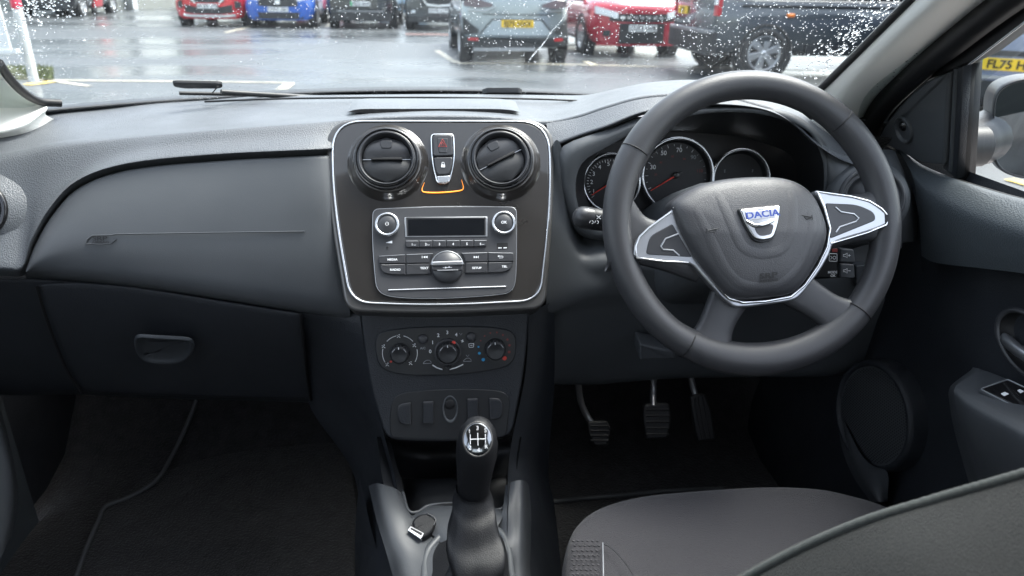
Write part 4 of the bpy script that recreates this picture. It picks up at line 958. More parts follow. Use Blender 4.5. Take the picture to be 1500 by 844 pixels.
m.surf([[at(x, y, X=X) for x, y, X in l] for l in ([(1229,600,.650),(1230,640,.645),(1238,672,.640),(1252,702,.64),(1275,735,.64)], [(1237,618,.632),(1242,648,.628),(1252,675,.626),(1268,700,.63),(1289,735,.635)], [(1238,620,.628),(1260,664,.626),(1278,682,.628),(1300,693,.64),(1300,735,.655)])], SMOOTH, nu=5, nv=4)
m.build('door_pocket', dr)
# armrest
m = MB()
AT = Frame(at(1460, 590, X=.60), V((-.10, -.12, 1)), (0, -1, 0))
zt = at(1460, 590, X=.60).z
a0 = [(1400,572),(1404,562),(1437,543),(1500,566),(1560,590)]
m.surf([[at(x, y, X=X) for x, y, X in l] for l in (
    [(1434,540,.668),(1462,550,.668),(1520,575,.668),(1620,620,.668),(1800,700,.668)],
    [(1430,545,.655),(1455,556,.655),(1515,583,.655),(1615,630,.655),(1790,715,.655)],
    [(1405,561,.620),(1432,578,.610),(1495,610,.606),(1600,665,.604),(1770,770,.604)],
    [(1399,569,.606),(1424,588,.597),(1488,622,.593),(1592,680,.592),(1760,790,.592)],
    [(1398,582,.602),(1420,602,.592),(1484,640,.588),(1588,700,.586),(1755,812,.586)],
    [(1408,630,.620),(1430,655,.606),(1490,700,.600),(1590,760,.596),(1750,880,.596)],
    [(1432,705,.650),(1455,735,.635),(1510,780,.630),(1600,840,.63),(1760,960,.63)])], SMOOTH, nu=6, nv=4)
m.surf([[at(x, y, X=X) for x, y, X in l] for l in ([(1434,540,.668),(1430,545,.655),(1405,561,.620),(1399,569,.606),(1398,582,.602),(1408,630,.620),(1432,705,.650)], [(1425,538,.672),(1421,543,.668),(1396,562,.66),(1390,572,.655),(1390,586,.655),(1398,632,.66),(1420,710,.67)])], SMOOTH, nu=4, nv=2)
ar = m.build('armrest', dr)
SWF = Frame(at(1470, 582, X=.627) + V((0, 0, .002)), V((-.35, -.04, 1)), (0, -1, 0))
m = MB(); m.plate(SWF, rpoly([(1432,572),(1475,557),(1600,615),(1560,650),(1495,606)], [4,4,4,4,8]), -.004, .002, SMOOTH, .0015)
m.plate(SWF, rpoly([(1438,573),(1476,560),(1596,616),(1560,644),(1497,601)], [3,3,3,3,6]), .001, .003, GLOSSK, .0006)
m.strip(SWF, rpoly([(1436,572.5),(1476,558.5),(1598,615.5),(1560,647),(1496,603.5)], 3), .0012, .002, .0034, SILV, closed=True)
m.strip(SWF, [(1481,576),(1490,585)], .0012, .003, .0036, DEEP); m.strip(SWF, [(1484,575),(1493,584)], .0012, .003, .0036, DEEP)
m.plate(SWF, rpoly([(1466,580),(1472,577.5),(1478,580.5),(1471,583.5)], 1), .0028, .0034, PRINT); m.plate(SWF, rpoly([(1490,575.5),(1494,573.5),(1500,576.5),(1495,579.5)], 1), .0028, .0034, PRINT)
m.build('window_switch', ar)
# inner handle in its scoop
HFm = Frame(at(1500, 505, X=.668), V((-1, -.1, .05)), (0, -1, 0))
m = MB()
hc = HFm.uv(1510, 505); rgs = []
for s_, n in ((1.08, -.001), (1.04, .004), (.97, .006), (.90, .003), (.82, -.006), (.5, -.012), (.1, -.014)):
    rgs.append([HFm.w(hc[0] + math.cos(t) * .046 * s_, hc[1] + math.sin(t) * .032 * s_ + math.cos(t) * -.010, n + .003) for t in [2 * PI * i / 40 for i in range(40)]])
m.grid(rgs[:4], BTN, True, closed=True); m.grid(rgs[3:], DEEP, True, closed=True); hsc = m.build('handle_scoop', dr)
m = MB(); m.tube(spline([at(1471,491,X=.664), at(1476,500,X=.655), at(1490,512,X=.650), at(1508,524,X=.648), at(1540,545,X=.65)], 5), [.003,.004,.005,.006] + [.007] * 17, SILV, 8); m.build('pull', hsc)

# upper door plane: sail panel, seals, frame, glass
def DU(off=0.0): return Frame(V((.672 + off, .9, .995)), V((-1, 0, -.36)), (0, -1, 0))
U0, U1, U2, U3 = DU(-.012), DU(-.004), DU(.006), DU(.020)
m = MB(); m.plate(U0, rpoly([(1284,206),(1300,176),(1330,141),(1355,119),(1390,106),(1382,243),(1351,240)], [4,20,30,14,3,5,10], 5), -.015, .0, SMOOTH, .004)
sl = m.build('sail_panel', dr)
m = MB(); c = U0.uv(1325, 190); mp = depth(U0.hit(1325, 190)) / F
m.lathe(U0, c, [(21 * mp, .0), (20.5 * mp, .0035), (18.5 * mp, .0045), (17.5 * mp, .003), (15 * mp, -.001), (9 * mp, -.004), (0, -.005)], SMOOTH, 36, px=False, sx=1.0)
m.lathe(U0, (c[0] - 3 * mp, c[1] + 5 * mp), [(8.5 * mp, -.002), (7 * mp, .002), (3 * mp, .004), (0, .0045)], GLOSSK, 24, px=False); m.build('tweeter', sl)
m = MB()
m.plate(U1, [(1389,106),(1412,97),(1402,262),(1381,247)], -.01, .001, LOWER, .002)
m.plate(U2, [(1405,98),(1418,93),(1409,268),(1396,258)], -.01, .001, DEEP, .001)
m.plate(U3, [(1413,94),(1428,88),(1418,268),(1403,264)], -.01, .002, BLACK, .002)
m.tube([U1.hit(1402, 100), U1.hit(1394, 250)], .0035, SMOOTH, 8)
m.build('window_channel', dr)
m = MB()
m.plate(U1, [(1258,216),(1262,196),(1284,152),(1340,96),(1400,45),(1450,8),(1530,-52),(1700,-160),(1760,-130),(1503,31),(1425,90),(1390,106),(1355,119),(1330,141),(1300,176),(1288,214)], -.03, -.004, SEAL, .003)
m.tube(spline([U0.hit(1268,216), U0.hit(1288,162), U0.hit(1344,104), U0.hit(1401,58), U0.hit(1460,12), U0.hit(1560,-60)], 6), .017, SEAL, 10)
m.tube(spline([U1.hit(1420,94), U1.hit(1500,33), U1.hit(1560,-12)], 5), .0016, SATIN, 6)
m.build('window_frame', dr)
m = MB(); m.tube(spline([at(x, y, X=.676) for x, y in ((1394,262),(1440,277),(1500,294),(1600,318))], 5), .0028, SEAL, 8); m.build('glass_seal', dr)
m = MB(); gp = [(1412,90),(1800,-190),(2300,420),(1404,264)]
m.add([U3.hit(x, y) for x, y in [(1420,92),(1560,-14),(1700,-110),(1700,340),(1500,296),(1410,266)]], [[0, 1, 2, 3, 4, 5]], GLASS, False); m.build('window_glass', dr)
# wing mirror
def mc(x, y, Y): return at(x, y, Y)
MF = Frame(at(1490, 190, 1.0), V((-.50, -1, .02)), (1, 0, 0))
ho = rpoly([(1455,150),(1462,130),(1482,119),(1512,113),(1620,118),(1650,190),(1625,255),(1540,262),(1490,261),(1463,249),(1453,225)], [10,14,14,14,30,30,30,30,16,14,14], 4)
gl_ = [V(MF.uv(*p)) for p in ho]
if area(gl_) < 0: gl_ = gl_[::-1]
ccx = sum(p.x for p in gl_) / len(gl_); ccy = sum(p.y for p in gl_) / len(gl_)
m = MB(); rgs = []
for s_, n in ((.955, .0), (.975, .004), (1.0, .003), (1.015, -.008), (1.03, -.03), (1.0, -.07), (.88, -.11), (.6, -.135), (.2, -.145)):
    rgs.append([MF.w(ccx + (p.x - ccx) * s_, ccy + (p.y - ccy) * s_, n) for p in gl_])
m.grid(rgs, HOUS, True, closed=True, flip=True)
ar_ = [at(1408,212,1.00), at(1424,209,1.01), at(1438,204,1.03), at(1450,198,1.06)]
m.tube(spline(ar_, 5), [.036] * 8 + [.037,.038,.039,.040,.040,.040,.041,.041], HOUS, 18)
m.tube([at(1405,215,.985), at(1436,214,.985)], .030, BLACK, 18)
mir = m.build('wing_mirror', dr)
m = MB(); m.add([MF.w(ccx + (p.x - ccx) * .95, ccy + (p.y - ccy) * .95, -.004) for p in gl_], [list(range(len(gl_)))], MIRROR, False); m.build('mirror_glass', mir)

# ================================================================== WINDSCREEN AND BODY SHELL
def ws(x, t): return V((x, 1.262 - .26 * (x / .7) ** 2 - t * math.cos(R(31)), 1.015 + t * math.sin(R(31)) + .012 * (1 - (x / .7) ** 2)))
def wsn(x, t):
    a = ws(x + .01, t) - ws(x - .01, t); b = ws(x, t + .01) - ws(x, t - .01); return a.cross(b).normalized()
def ws_hit(px, py):
    d = ray(px, py).normalized(); lo, hi = .3, 3.0
    def g(s):
        p = CAM + d * s; t = (p.z - 1.015 - .012 * (1 - (p.x / .7) ** 2)) / math.sin(R(31)); return p.y - ws(p.x, t).y
    for _ in range(50):
        mid_ = (lo + hi) / 2
        if g(mid_) > 0: hi = mid_
        else: lo = mid_
    p = CAM + d * lo; t = (p.z - 1.015 - .012 * (1 - (p.x / .7) ** 2)) / math.sin(R(31)); return p.x, t
wsg = MB(); wsg.grid([[ws((-.76 + i * .04) * (.70 - .09 * j / 17) / .76, -.03 + j * .05) for i in range(39)] for j in range(18)], GLASS, True)
wso = wsg.build('windscreen'); tag(wso, 'wet curved windscreen glass above the dashboard', 'windscreen')
body = thing('car_shell', V((0, 0, .5)), 'pale-trimmed car shell with windscreen pillars around the dashboard', 'car body')
# right pillar trim
m = MB()
gi = [(1203,134),(1240,98),(1285,53),(1340,-2),(1420,-82),(1500,-160)]
G1 = [ws(*ws_hit(x, y)) for x, y in gi]
ho_ = [(1262,212),(1284,154),(1340,98),(1400,46),(1490,-25),(1600,-110)]
O1 = [U0.hit(x, y) + V((-.010, 0, 0)) for x, y in ho_]
Mid1 = [a * .62 + b * .38 + V((-.022, -.030, .0)) for a, b in zip(G1, O1)]; Mid2 = [a * .25 + b * .75 + V((-.012, -.018, 0)) for a, b in zip(G1, O1)]
dn = lambda L, dx=0: [L[0] + V((dx + .02, .03, -.12)), L[0] + V((dx, .01, -.05))] + L
m.surf([dn([p + V((.004, .004, .004)) for p in G1]), dn([p + V((-.003, -.006, 0)) for p in G1]), dn(Mid1, -.01), dn(Mid2), dn(O1), dn([p + V((.02, .02, 0)) for p in O1])], CREAM, nu=6, nv=5)
m.build('pillar_trim', body)
m = MB()
m.tube(spline([ws(*ws_hit(x - 3, y - 3)) + V((0, -.002, 0)) for x, y in gi], 5), .0055, SEAL, 8)
m.build('glass_edge', body); m = MB()
m.tube(spline([ws(*ws_hit(x, y)) + V((0, -.002, 0)) for x, y in [(0,92),(14,113),(34,134),(58,148),(90,151)]], 5), .0055, SEAL, 8)
m.build('glass_edge', body)
# left pillar trim, its foot resting on the dash
m = MB()
L0 = [ws(*ws_hit(x, y)) + V((0, -.004, 0)) for x, y in [(-160,-60),(-80,10),(-30,62),(0,100),(20,123),(45,143),(64,152)]]
L1 = [at(x, y, Y) for x, y, Y in [(-230,30,.86),(-150,80,.93),(-90,112,.985),(-50,135,1.02),(-10,150,1.045),(35,158,1.065),(68,155,1.07)]]
L2 = [at(x, y, Y) for x, y, Y in [(-300,120,.80),(-220,150,.86),(-150,175,.91),(-95,190,.95),(-30,193,.985),(30,182,1.01),(69,160,1.05)]]
L3 = [at(x, y, Y) for x, y, Y in [(-320,190,.80),(-240,205,.86),(-160,212,.91),(-100,210,.96),(-30,203,.99),(35,191,1.02),(67,168,1.06)]]
m.surf([L0, L1, L2, L3, [p + V((0, .02, -.01)) for p in L3]], CREAM, nu=6, nv=5)
m.build('pillar_trim', body)
# roof, sides with window openings, rear: what shades the cabin
m = MB()
def yr(x, t): return ws(x, t)
TT = .80
top = [ws(x, TT) for x in (-.70, -.5, -.25, 0, .25, .5, .70)]
zr_ = top[3].z
m.surf([[V((p.x * .86, p.y, zr_ + .0 - .05 * abs(p.x / .7) ** 3)) for p in top]] + [[V((x * .86, y, zr_ + dz - .05 * abs(x / .7) ** 3)) for x in (-.70, -.5, -.25, 0, .25, .5, .70)] for y, dz in ((.3, .03), (-.2, .045), (-.8, .04), (-1.3, .01), (-1.5, -.02))], HEAD, nu=3, nv=3)
m.build('headliner', body)
m = MB()
m.grid([[V((x_, y, z)) for y in (1.8, 1.1)] for x_, z in ((-.80, .2), (-.77, .6), (-.73, .85))], LOWER); m.grid([[V((-.70 - .06 * (z < .7), y, z)) for y in (1.12, .6, 0, -.6, -1.6)] for z in (.25, .6, .93, .985)], DOORM)            # passenger side door inner face
m.grid([[V((.715, y, z)) for y in (1.8, 1.32, 1.0)] for z in (.2, .5, .80, .95)], CARPET); m.grid([[V((.70, y, z)) for y in (-.25, -.6, -1.0, -1.6)] for z in (.25, .6, .93, .985)], DOORM)
m.grid([[V((x, -1.62, z)) for x in (-.7, 0, .7)] for z in (.25, .6, .98)], DOORM)
for s_ in (-1, 1):
    m.grid([[V((s_ * (.70 - .3 * max(0, z - .98)), y, z)) for y in (-.16, -.30)] for z in (.98, 1.2, 1.42)], CREAM)
    m.grid([[V((s_ * (.70 - .3 * max(0, z - .98)), y, z)) for y in (-1.15 + (1.42 - z) * .4, -1.7)] for z in (.98, 1.2, 1.42)], CREAM)
    m.grid([[V((s_ * .615, y, z)) for y in (.62, -.3, -1.6)] for z in (1.37, 1.43)], HEAD)
m.grid([[V((x, -1.64, z)) for x in (-.62, 0, .62)] for z in (1.36, 1.44)], HEAD)
m.build('side_panel', body)
m = MB(); OP = mat('car_paint', (.32, .33, .34), .25, coat=1)
m.surf([[V((x, y, z)) for y in (.95, .3, -.6, -1.5, -2.1)] for x, z in ((.78, .30), (.82, .5), (.825, .66), (.80, .78), (.74, .85))], OP); m.build('outer_panel', body)
m = MB(); m.grid([[V((.745 - .33 * (z - .99), y, z)) for y in (-.28 + 0, -1.2)] for z in (.99, 1.36)], SEAL); m.grid([[V((.755 - .33 * (z - .99), y, z)) for y in (-.12, -.26)] for z in (.99, 1.36)], SEAL); m.build('rear_side_glass', body)
m = MB()   # passenger side pillar above the door and bulkhead behind the dash
m.surf([[V((-.73, 1.02, .98)), V((-.70, .9, 1.10)), V((-.64, .72, 1.24)), V((-.60, .55, 1.38))], [V((-.73, .92, .98)), V((-.70, .82, 1.08)), V((-.64, .66, 1.20)), V((-.60, .50, 1.34))]], CREAM)
m.grid([[V((x, yy - .26 * (x / .7) ** 2 * k, z)) for x in [-.66 + .0825 * i for i in range(17)]] for z, yy, k in ((.2, 1.72, 0), (.6, 1.68, 0), (.80, 1.34, .6), (1.0, 1.24, 1))], CARPET)
m.build('bulkhead', body)
m = MB()   # front passenger footwell side edge (door pocket lip at the picture's left edge)
m.surf([[at(x, y, X=X) for x, y, X in l] for l in ([(-60,575,-.70),(-60,650,-.70),(-60,720,-.70),(-60,790,-.70),(-60,850,-.70)], [(-20,580,-.665),(-6,640,-.655),(6,700,-.65),(2,780,-.655),(-14,840,-.67)], [(-8,585,-.668),(10,640,-.658),(21,700,-.652),(22,740,-.652),(14,790,-.656),][:5], [(-6,580,-.69),(12,640,-.69),(24,700,-.69),(25,740,-.69),(16,790,-.69)])], SMOOTH, nu=5, nv=4)
m.build('door_pocket', body)
# scuttle at the foot of the glass and bonnet beyond
m = MB()
m.surf([[ws(x, -.02) + V((0, -.006, .004)) for x in (-.74, -.5, -.25, 0, .25, .5, .74)], [ws(x, .008) + V((0, .010, .000)) for x in (-.74, -.5, -.25, 0, .25, .5, .74)], [ws(x, -.01) + V((0, .06, .006)) for x in (-.74, -.5, -.25, 0, .25, .5, .74)], [ws(x, -.02) + V((0, .12, -.012)) for x in (-.74, -.5, -.25, 0, .25, .5, .74)]], BLACK, nu=5, nv=4)
for k in range(26):
    x = -.70 + k * .03
    if 0: m.tube([ws(x, -.004) + V((0, .014, .0065)), ws(x + .004, -.01) + V((0, .055, .0085))], .0022, SEAL, 5)
m.build('scuttle', body)
m = MB(); m.surf([[V((x, y - .10 * (x / .8) ** 2, z - .03 * (x / .8) ** 2)) for x in (-.8, -.4, 0, .4, .8)] for y, z in ((1.40, .965), (1.6, .94), (1.95, .87), (2.2, .78), (2.26, .6))], mat('car_paint', (.32, .33, .34), .25, coat=1)); m.build('bonnet', body)
# wiper
wi = thing('windscreen_wiper', at(290, 125, 1.33), 'black wiper arm with a flat head resting low on the wet windscreen', 'wiper')
def wq(x, y, h=.012): 
    a, t = ws_hit(x, y); return ws(a, t) + wsn(a, t) * h
m = MB()
n0 = wsn(*ws_hit(290, 125)); WQ = Frame(wq(290, 126, .010), n0, (1, 0, 0))
m.plate(WQ, rpoly([(253,121.5),(258,120.5),(318,121.5),(326,122.5),(326,127),(318,128.8),(270,128.8),(254,126)], [2,4,6,2,2,3,6,3]), -.003, .002, BLACK, .002)
m.strip(WQ, [(310,130),(318,120.5)], .002, .006, .0075, DEEP); m.build('arm_head', wi)
m = MB(); m.tube(spline([wq(322,124,.012), wq(352,127,.011), wq(385,130,.010), wq(420,133,.009), wq(455,136,.008), wq(540,139,.008)], 4), .0042, BLACK, 8); m.build('arm', wi)
m = MB(); m.tube(spline([wq(262,133,.004), wq(330,134.5,.004), wq(400,137,.004), wq(470,139,.004)], 4), .003, RUBBER, 6); m.build('blade', wi)
w2 = thing('washer_cover', at(735, 132, 1.3), 'low black cap at the foot of the windscreen centre', 'cap')
m = MB(); n0 = wsn(*ws_hit(735, 133)); WQ = Frame(wq(735, 133, .006), n0, (1, 0, 0)); m.plate(WQ, rpoly([(706,136),(714,133.5),(760,133.5),(765,136),(764,139),(706,139)], 2), -.006, .004, BLACK, .002); m.build('cap_shell', w2)

# rain on the outside of the glass
def drop(m, x, t, r, sy=1.0, hgt=.45):
    r *= .72
    c = ws(x, t); n = wsn(x, t); u = (V((1, 0, 0)) - n * n.x).normalized(); v = n.cross(u); s = 7; jit = random.uniform(0, 6)
    base = c + n * .0006; vs = []
    for rr, hh in ((1.0, 0), (.85, .55), (.45, .92)):
        for k in range(s):
            a = jit + 2 * PI * k / s; vs.append(base + u * math.cos(a) * r * rr + v * math.sin(a) * r * rr * sy + n * (hh * r * hgt * 1.3))
    vs.append(base + n * r * hgt * 1.35); fs = []
    for L in range(2):
        for k in range(s): a = L * s + k; b = L * s + (k + 1) % s; fs.append([a, b, b + s, a + s])
    for k in range(s): fs.append([2 * s + k, 2 * s + (k + 1) % s, 3 * s])
    fs.append(list(range(s))[::-1]); m.add(vs, fs, DROP, True)
m = MB(); rnd = random.Random(11)
def try_drop(px, py, r, sy=1.0):
    x, t = ws_hit(px, py)
    if abs(x) < .74 and -.02 < t < .78: drop(m, x, t, r, sy)
for i in range(3300):
    px = rnd.uniform(60, 1350); py = rnd.uniform(-15, 138)
    try_drop(px, py, rnd.choice((.0008, .0009, .0010, .0012, .0014)) * rnd.uniform(.8, 1.15), rnd.uniform(.9, 1.3))
for i in range(520):                                   # right side: denser
    px = rnd.uniform(820, 1330); py = rnd.uniform(-15, 110); try_drop(px, py, rnd.uniform(.0008, .0015), rnd.uniform(.9, 1.4))
for i in range(300):                                   # upper left corner: largest drops
    px = abs(rnd.gauss(0, 45)) ; py = rnd.uniform(-15, 120)
    if px < 95 - py * .3 or rnd.random() < .15: try_drop(px, py, rnd.uniform(.0009, .0024) * (1.1 if px < 90 and py < 40 else .8), rnd.uniform(.8, 1.2))
for i in range(70): try_drop(rnd.uniform(30, 110), rnd.uniform(-12, 34), rnd.uniform(.0014, .0027), rnd.uniform(.5, .9))
for i in range(260):                                   # broken run beside the right pillar
    q = rnd.random(); py = -12 + q * 130; px = 1330 - q * 135 - abs(rnd.gauss(0, 26)); try_drop(px, py, rnd.uniform(.0008, .0024), rnd.uniform(.6, 2.2))
for i in range(300): try_drop(rnd.uniform(30, 420), rnd.uniform(139, 149) - 4, rnd.uniform(.0006, .0011))
q = [(838,2),(832,10),(826,24),(815,38),(806,47),(800,58),(794,66),(788,72),(782,79),(777,85),(775,88)]
for i in range(len(q) - 1):
    for k in range(5):
        t_ = k / 5; try_drop(q[i][0] + (q[i + 1][0] - q[i][0]) * t_ + rnd.uniform(-.5, .5), q[i][1] + (q[i + 1][1] - q[i][1]) * t_, .0013 if rnd.random() > .25 else .0021, 1.2)
for y in (97, 103, 109, 114, 120): try_drop(773 - (y - 97) * .15, y, .0014)
for y in (60, 63, 66, 77): try_drop(747, y, .0014, 1.6)
try_drop(123, 57, .0042, .75)
tag(m.build('raindrops'), 'clear raindrops scattered over the windscreen', 'raindrops', kind='stuff')

# ================================================================== OUTSIDE: WET CAR PARK
def G(x, y, z=0.0): return at(x, y, Z=z)
def ground_mat(name, c1, c2, rough, wet=.5, puddle=None):
    m = bpy.data.materials.new(name); m.use_nodes = True; nt = m.node_tree; N = nt.nodes; L = nt.links; b = N['Principled BSDF']
    tc = N.new('ShaderNodeTexCoord')
    n1 = N.new('ShaderNodeTexNoise'); n1.inputs['Scale'].default_value = .35; n1.inputs['Detail'].default_value = 5; n1.inputs['Distortion'].default_value = .6
    mp = N.new('ShaderNodeMapping'); mp.inputs['Scale'].default_value = (.45, 1.1, 1); L.new(tc.outputs['Object'], mp.inputs['Vector']); L.new(mp.outputs[0], n1.inputs['Vector'])
    n2 = N.new('ShaderNodeTexNoise'); n2.inputs['Scale'].default_value = 60; n2.inputs['Detail'].default_value = 6; L.new(tc.outputs['Object'], n2.inputs['Vector'])
    r1 = N.new('ShaderNodeValToRGB'); r1.color_ramp.elements[0].color = (*c1, 1); r1.color_ramp.elements[1].color = (*c2, 1); r1.color_ramp.elements[0].position = .35; r1.color_ramp.elements[1].position = .65
    L.new(n2.outputs['Fac'], r1.inputs['Fac']); L.new(r1.outputs['Color'], b.inputs['Base Color'])
    mr = N.new('ShaderNodeMapRange'); mr.inputs[1].default_value = .42; mr.inputs[2].default_value = .60; mr.inputs[3].default_value = rough; mr.inputs[4].default_value = rough * (1 - wet)
    L.new(n1.outputs['Fac'], mr.inputs[0]); L.new(mr.outputs[0], b.inputs['Roughness'])
    bp = N.new('ShaderNodeBump'); bp.inputs['Distance'].default_value = .004
    mr2 = N.new('ShaderNodeMapRange'); mr2.inputs[1].default_value = .45; mr2.inputs[2].default_value = .62; mr2.inputs[3].default_value = .9; mr2.inputs[4].default_value = .05
    L.new(n1.outputs['Fac'], mr2.inputs[0]); L.new(mr2.outputs[0], bp.inputs['Strength']); L.new(n2.outputs['Fac'], bp.inputs['Height']); L.new(bp.outputs['Normal'], b.inputs['Normal'])
    b.inputs['Specular IOR Level'].default_value = .45
    return m
ASPH = ground_mat('wet_asphalt', (.045, .050, .053), (.075, .083, .087), .45, .58)
PAVE = ground_mat('damp_paving', (.26, .235, .225), (.34, .31, .30), .75, .3)
LINE = mat('worn_cream_line', (.40, .37, .29), .4, var=.3, vscale=5); YLINE = mat('worn_yellow_line', (.66, .47, .10), .4, var=.3, vscale=5)
BRICK = mat('red_block_paving', (.20, .13, .12), .35, var=.25, vscale=8)
m = MB(); m.grid([[V((x, y, 0)) for x in (-900, -60, -20, 0, 20, 60, 900)] for y in (-300, -40, 0, 20, 60, 200, 1500)], ASPH, False); tag(m.build('ground'), kind='structure')
m = MB(); m.add([V((1.25, 1.5, .004)), V((4.2, .2, .004)), V((6.4, 4.2, .004)), V((2.4, 3.2, .004))], [[0, 1, 2, 3]], PAVE, False); m.add([V((1.25, -4, .004)), V((4.2, -4, .004)), V((4.2, .2, .004)), V((1.25, 1.5, .004))], [[0, 1, 2, 3]], PAVE, False); tag(m.build('pavement'), kind='structure')
def line(pts, w, mt, z=.006):
    P = [G(x, y, z) for x, y in pts]; rows_ = []
    for i, p in enumerate(P):
        a = P[max(0, i - 1)]; b = P[min(len(P) - 1, i + 1)]; t = (b - a).normalized(); x = V((-t.y, t.x, 0)); rows_.append([p - x * w / 2, p + x * w / 2])
    return rows_
m = MB()
for pts, w, mt in (([(672,92.5),(760,93),(860,95),(960,97.5),(1060,99),(1200,103)], .11, LINE), ([(640,74),(651,81),(660,87),(670,92)], .12, LINE), ([(1020,88),(1031,92),(1040,96)], .12, LINE), ([(60,117),(150,118),(300,119.5),(425,121)], .10, LINE), ([(62,116),(96,121),(132,126)], .08, LINE), ([(412,131),(421,125),(424,121)], .14, LINE), ([(330,48),(355,42),(372,38)], .12, LINE), ([(478,40),(486,33)], .12, LINE), ([(857,90),(872,95)], .12, LINE)):
    m.grid(line(pts, w, mt), mt, False)
m.grid(line([(38,124),(56,122),(78,119)], .14, YLINE, .010), YLINE, False); m.grid(line([(1478,262),(1500,268),(1540,280)], .10, YLINE, .010), YLINE, False)
m.grid(line([(594,50),(640,50.5),(690,52),(745,54)], .55, BRICK, .004), BRICK, False)
tag(m.build('road_markings'), kind='structure')
m = MB(); GR = mat('weedy_grass', (.11, .13, .055), .7, var=.4, vscale=9)
r2_ = random.Random(3); g0_ = G(20, 108)
for i in range(2600):
    px, py = r2_.uniform(-10, 78), r2_.uniform(101, 117)
    if r2_.random() > .25 + .75 * math.exp(-((px - 40) / 38) ** 2): continue
    p = G(px, py); h = r2_.uniform(.02, .09); a = r2_.uniform(0, 6.3); d = V((math.cos(a), math.sin(a), 0)) * .012; l = V((r2_.uniform(-.02, .02), r2_.uniform(-.02, .02), h))
    m.add([p - d, p + d, p + l], [[0, 1, 2]], GR, False)
tag(m.build('grass'), 'sparse green weeds at the foot of the white post', 'grass', kind='stuff')

TYRE = mat('tyre', (.016, .017, .018), .6); CAVE = mat('arch_black', (.012, .013, .014), .6); TRIMB = mat('body_black_trim', (.022, .024, .026), .45); ALLOY = mat('alloy', (.52, .53, .54), .3, metal=.8)
CGL = mat('dark_car_glass', (.015, .02, .022), .04, spec=.8); LAMPW = mat('clear_headlamp', (.72, .76, .78), .12, spec=.8); LAMPR = mat('red_tail_lamp', (.42, .02, .025), .15, spec=.8); AMB = mat('amber_marker', (.85, .22, .03), .3)
PW = mat('white_plate', (.74, .76, .76), .4); PY = mat('yellow_plate', (.80, .52, .03), .4); PG = mat('green_plate_flash', (.03, .42, .16), .4); INK = mat('plate_ink', (.012, .012, .014), .5)
def paint(n, c, metal=.2): return mat('paint_' + n, c, .22, metal=metal, coat=1.0)

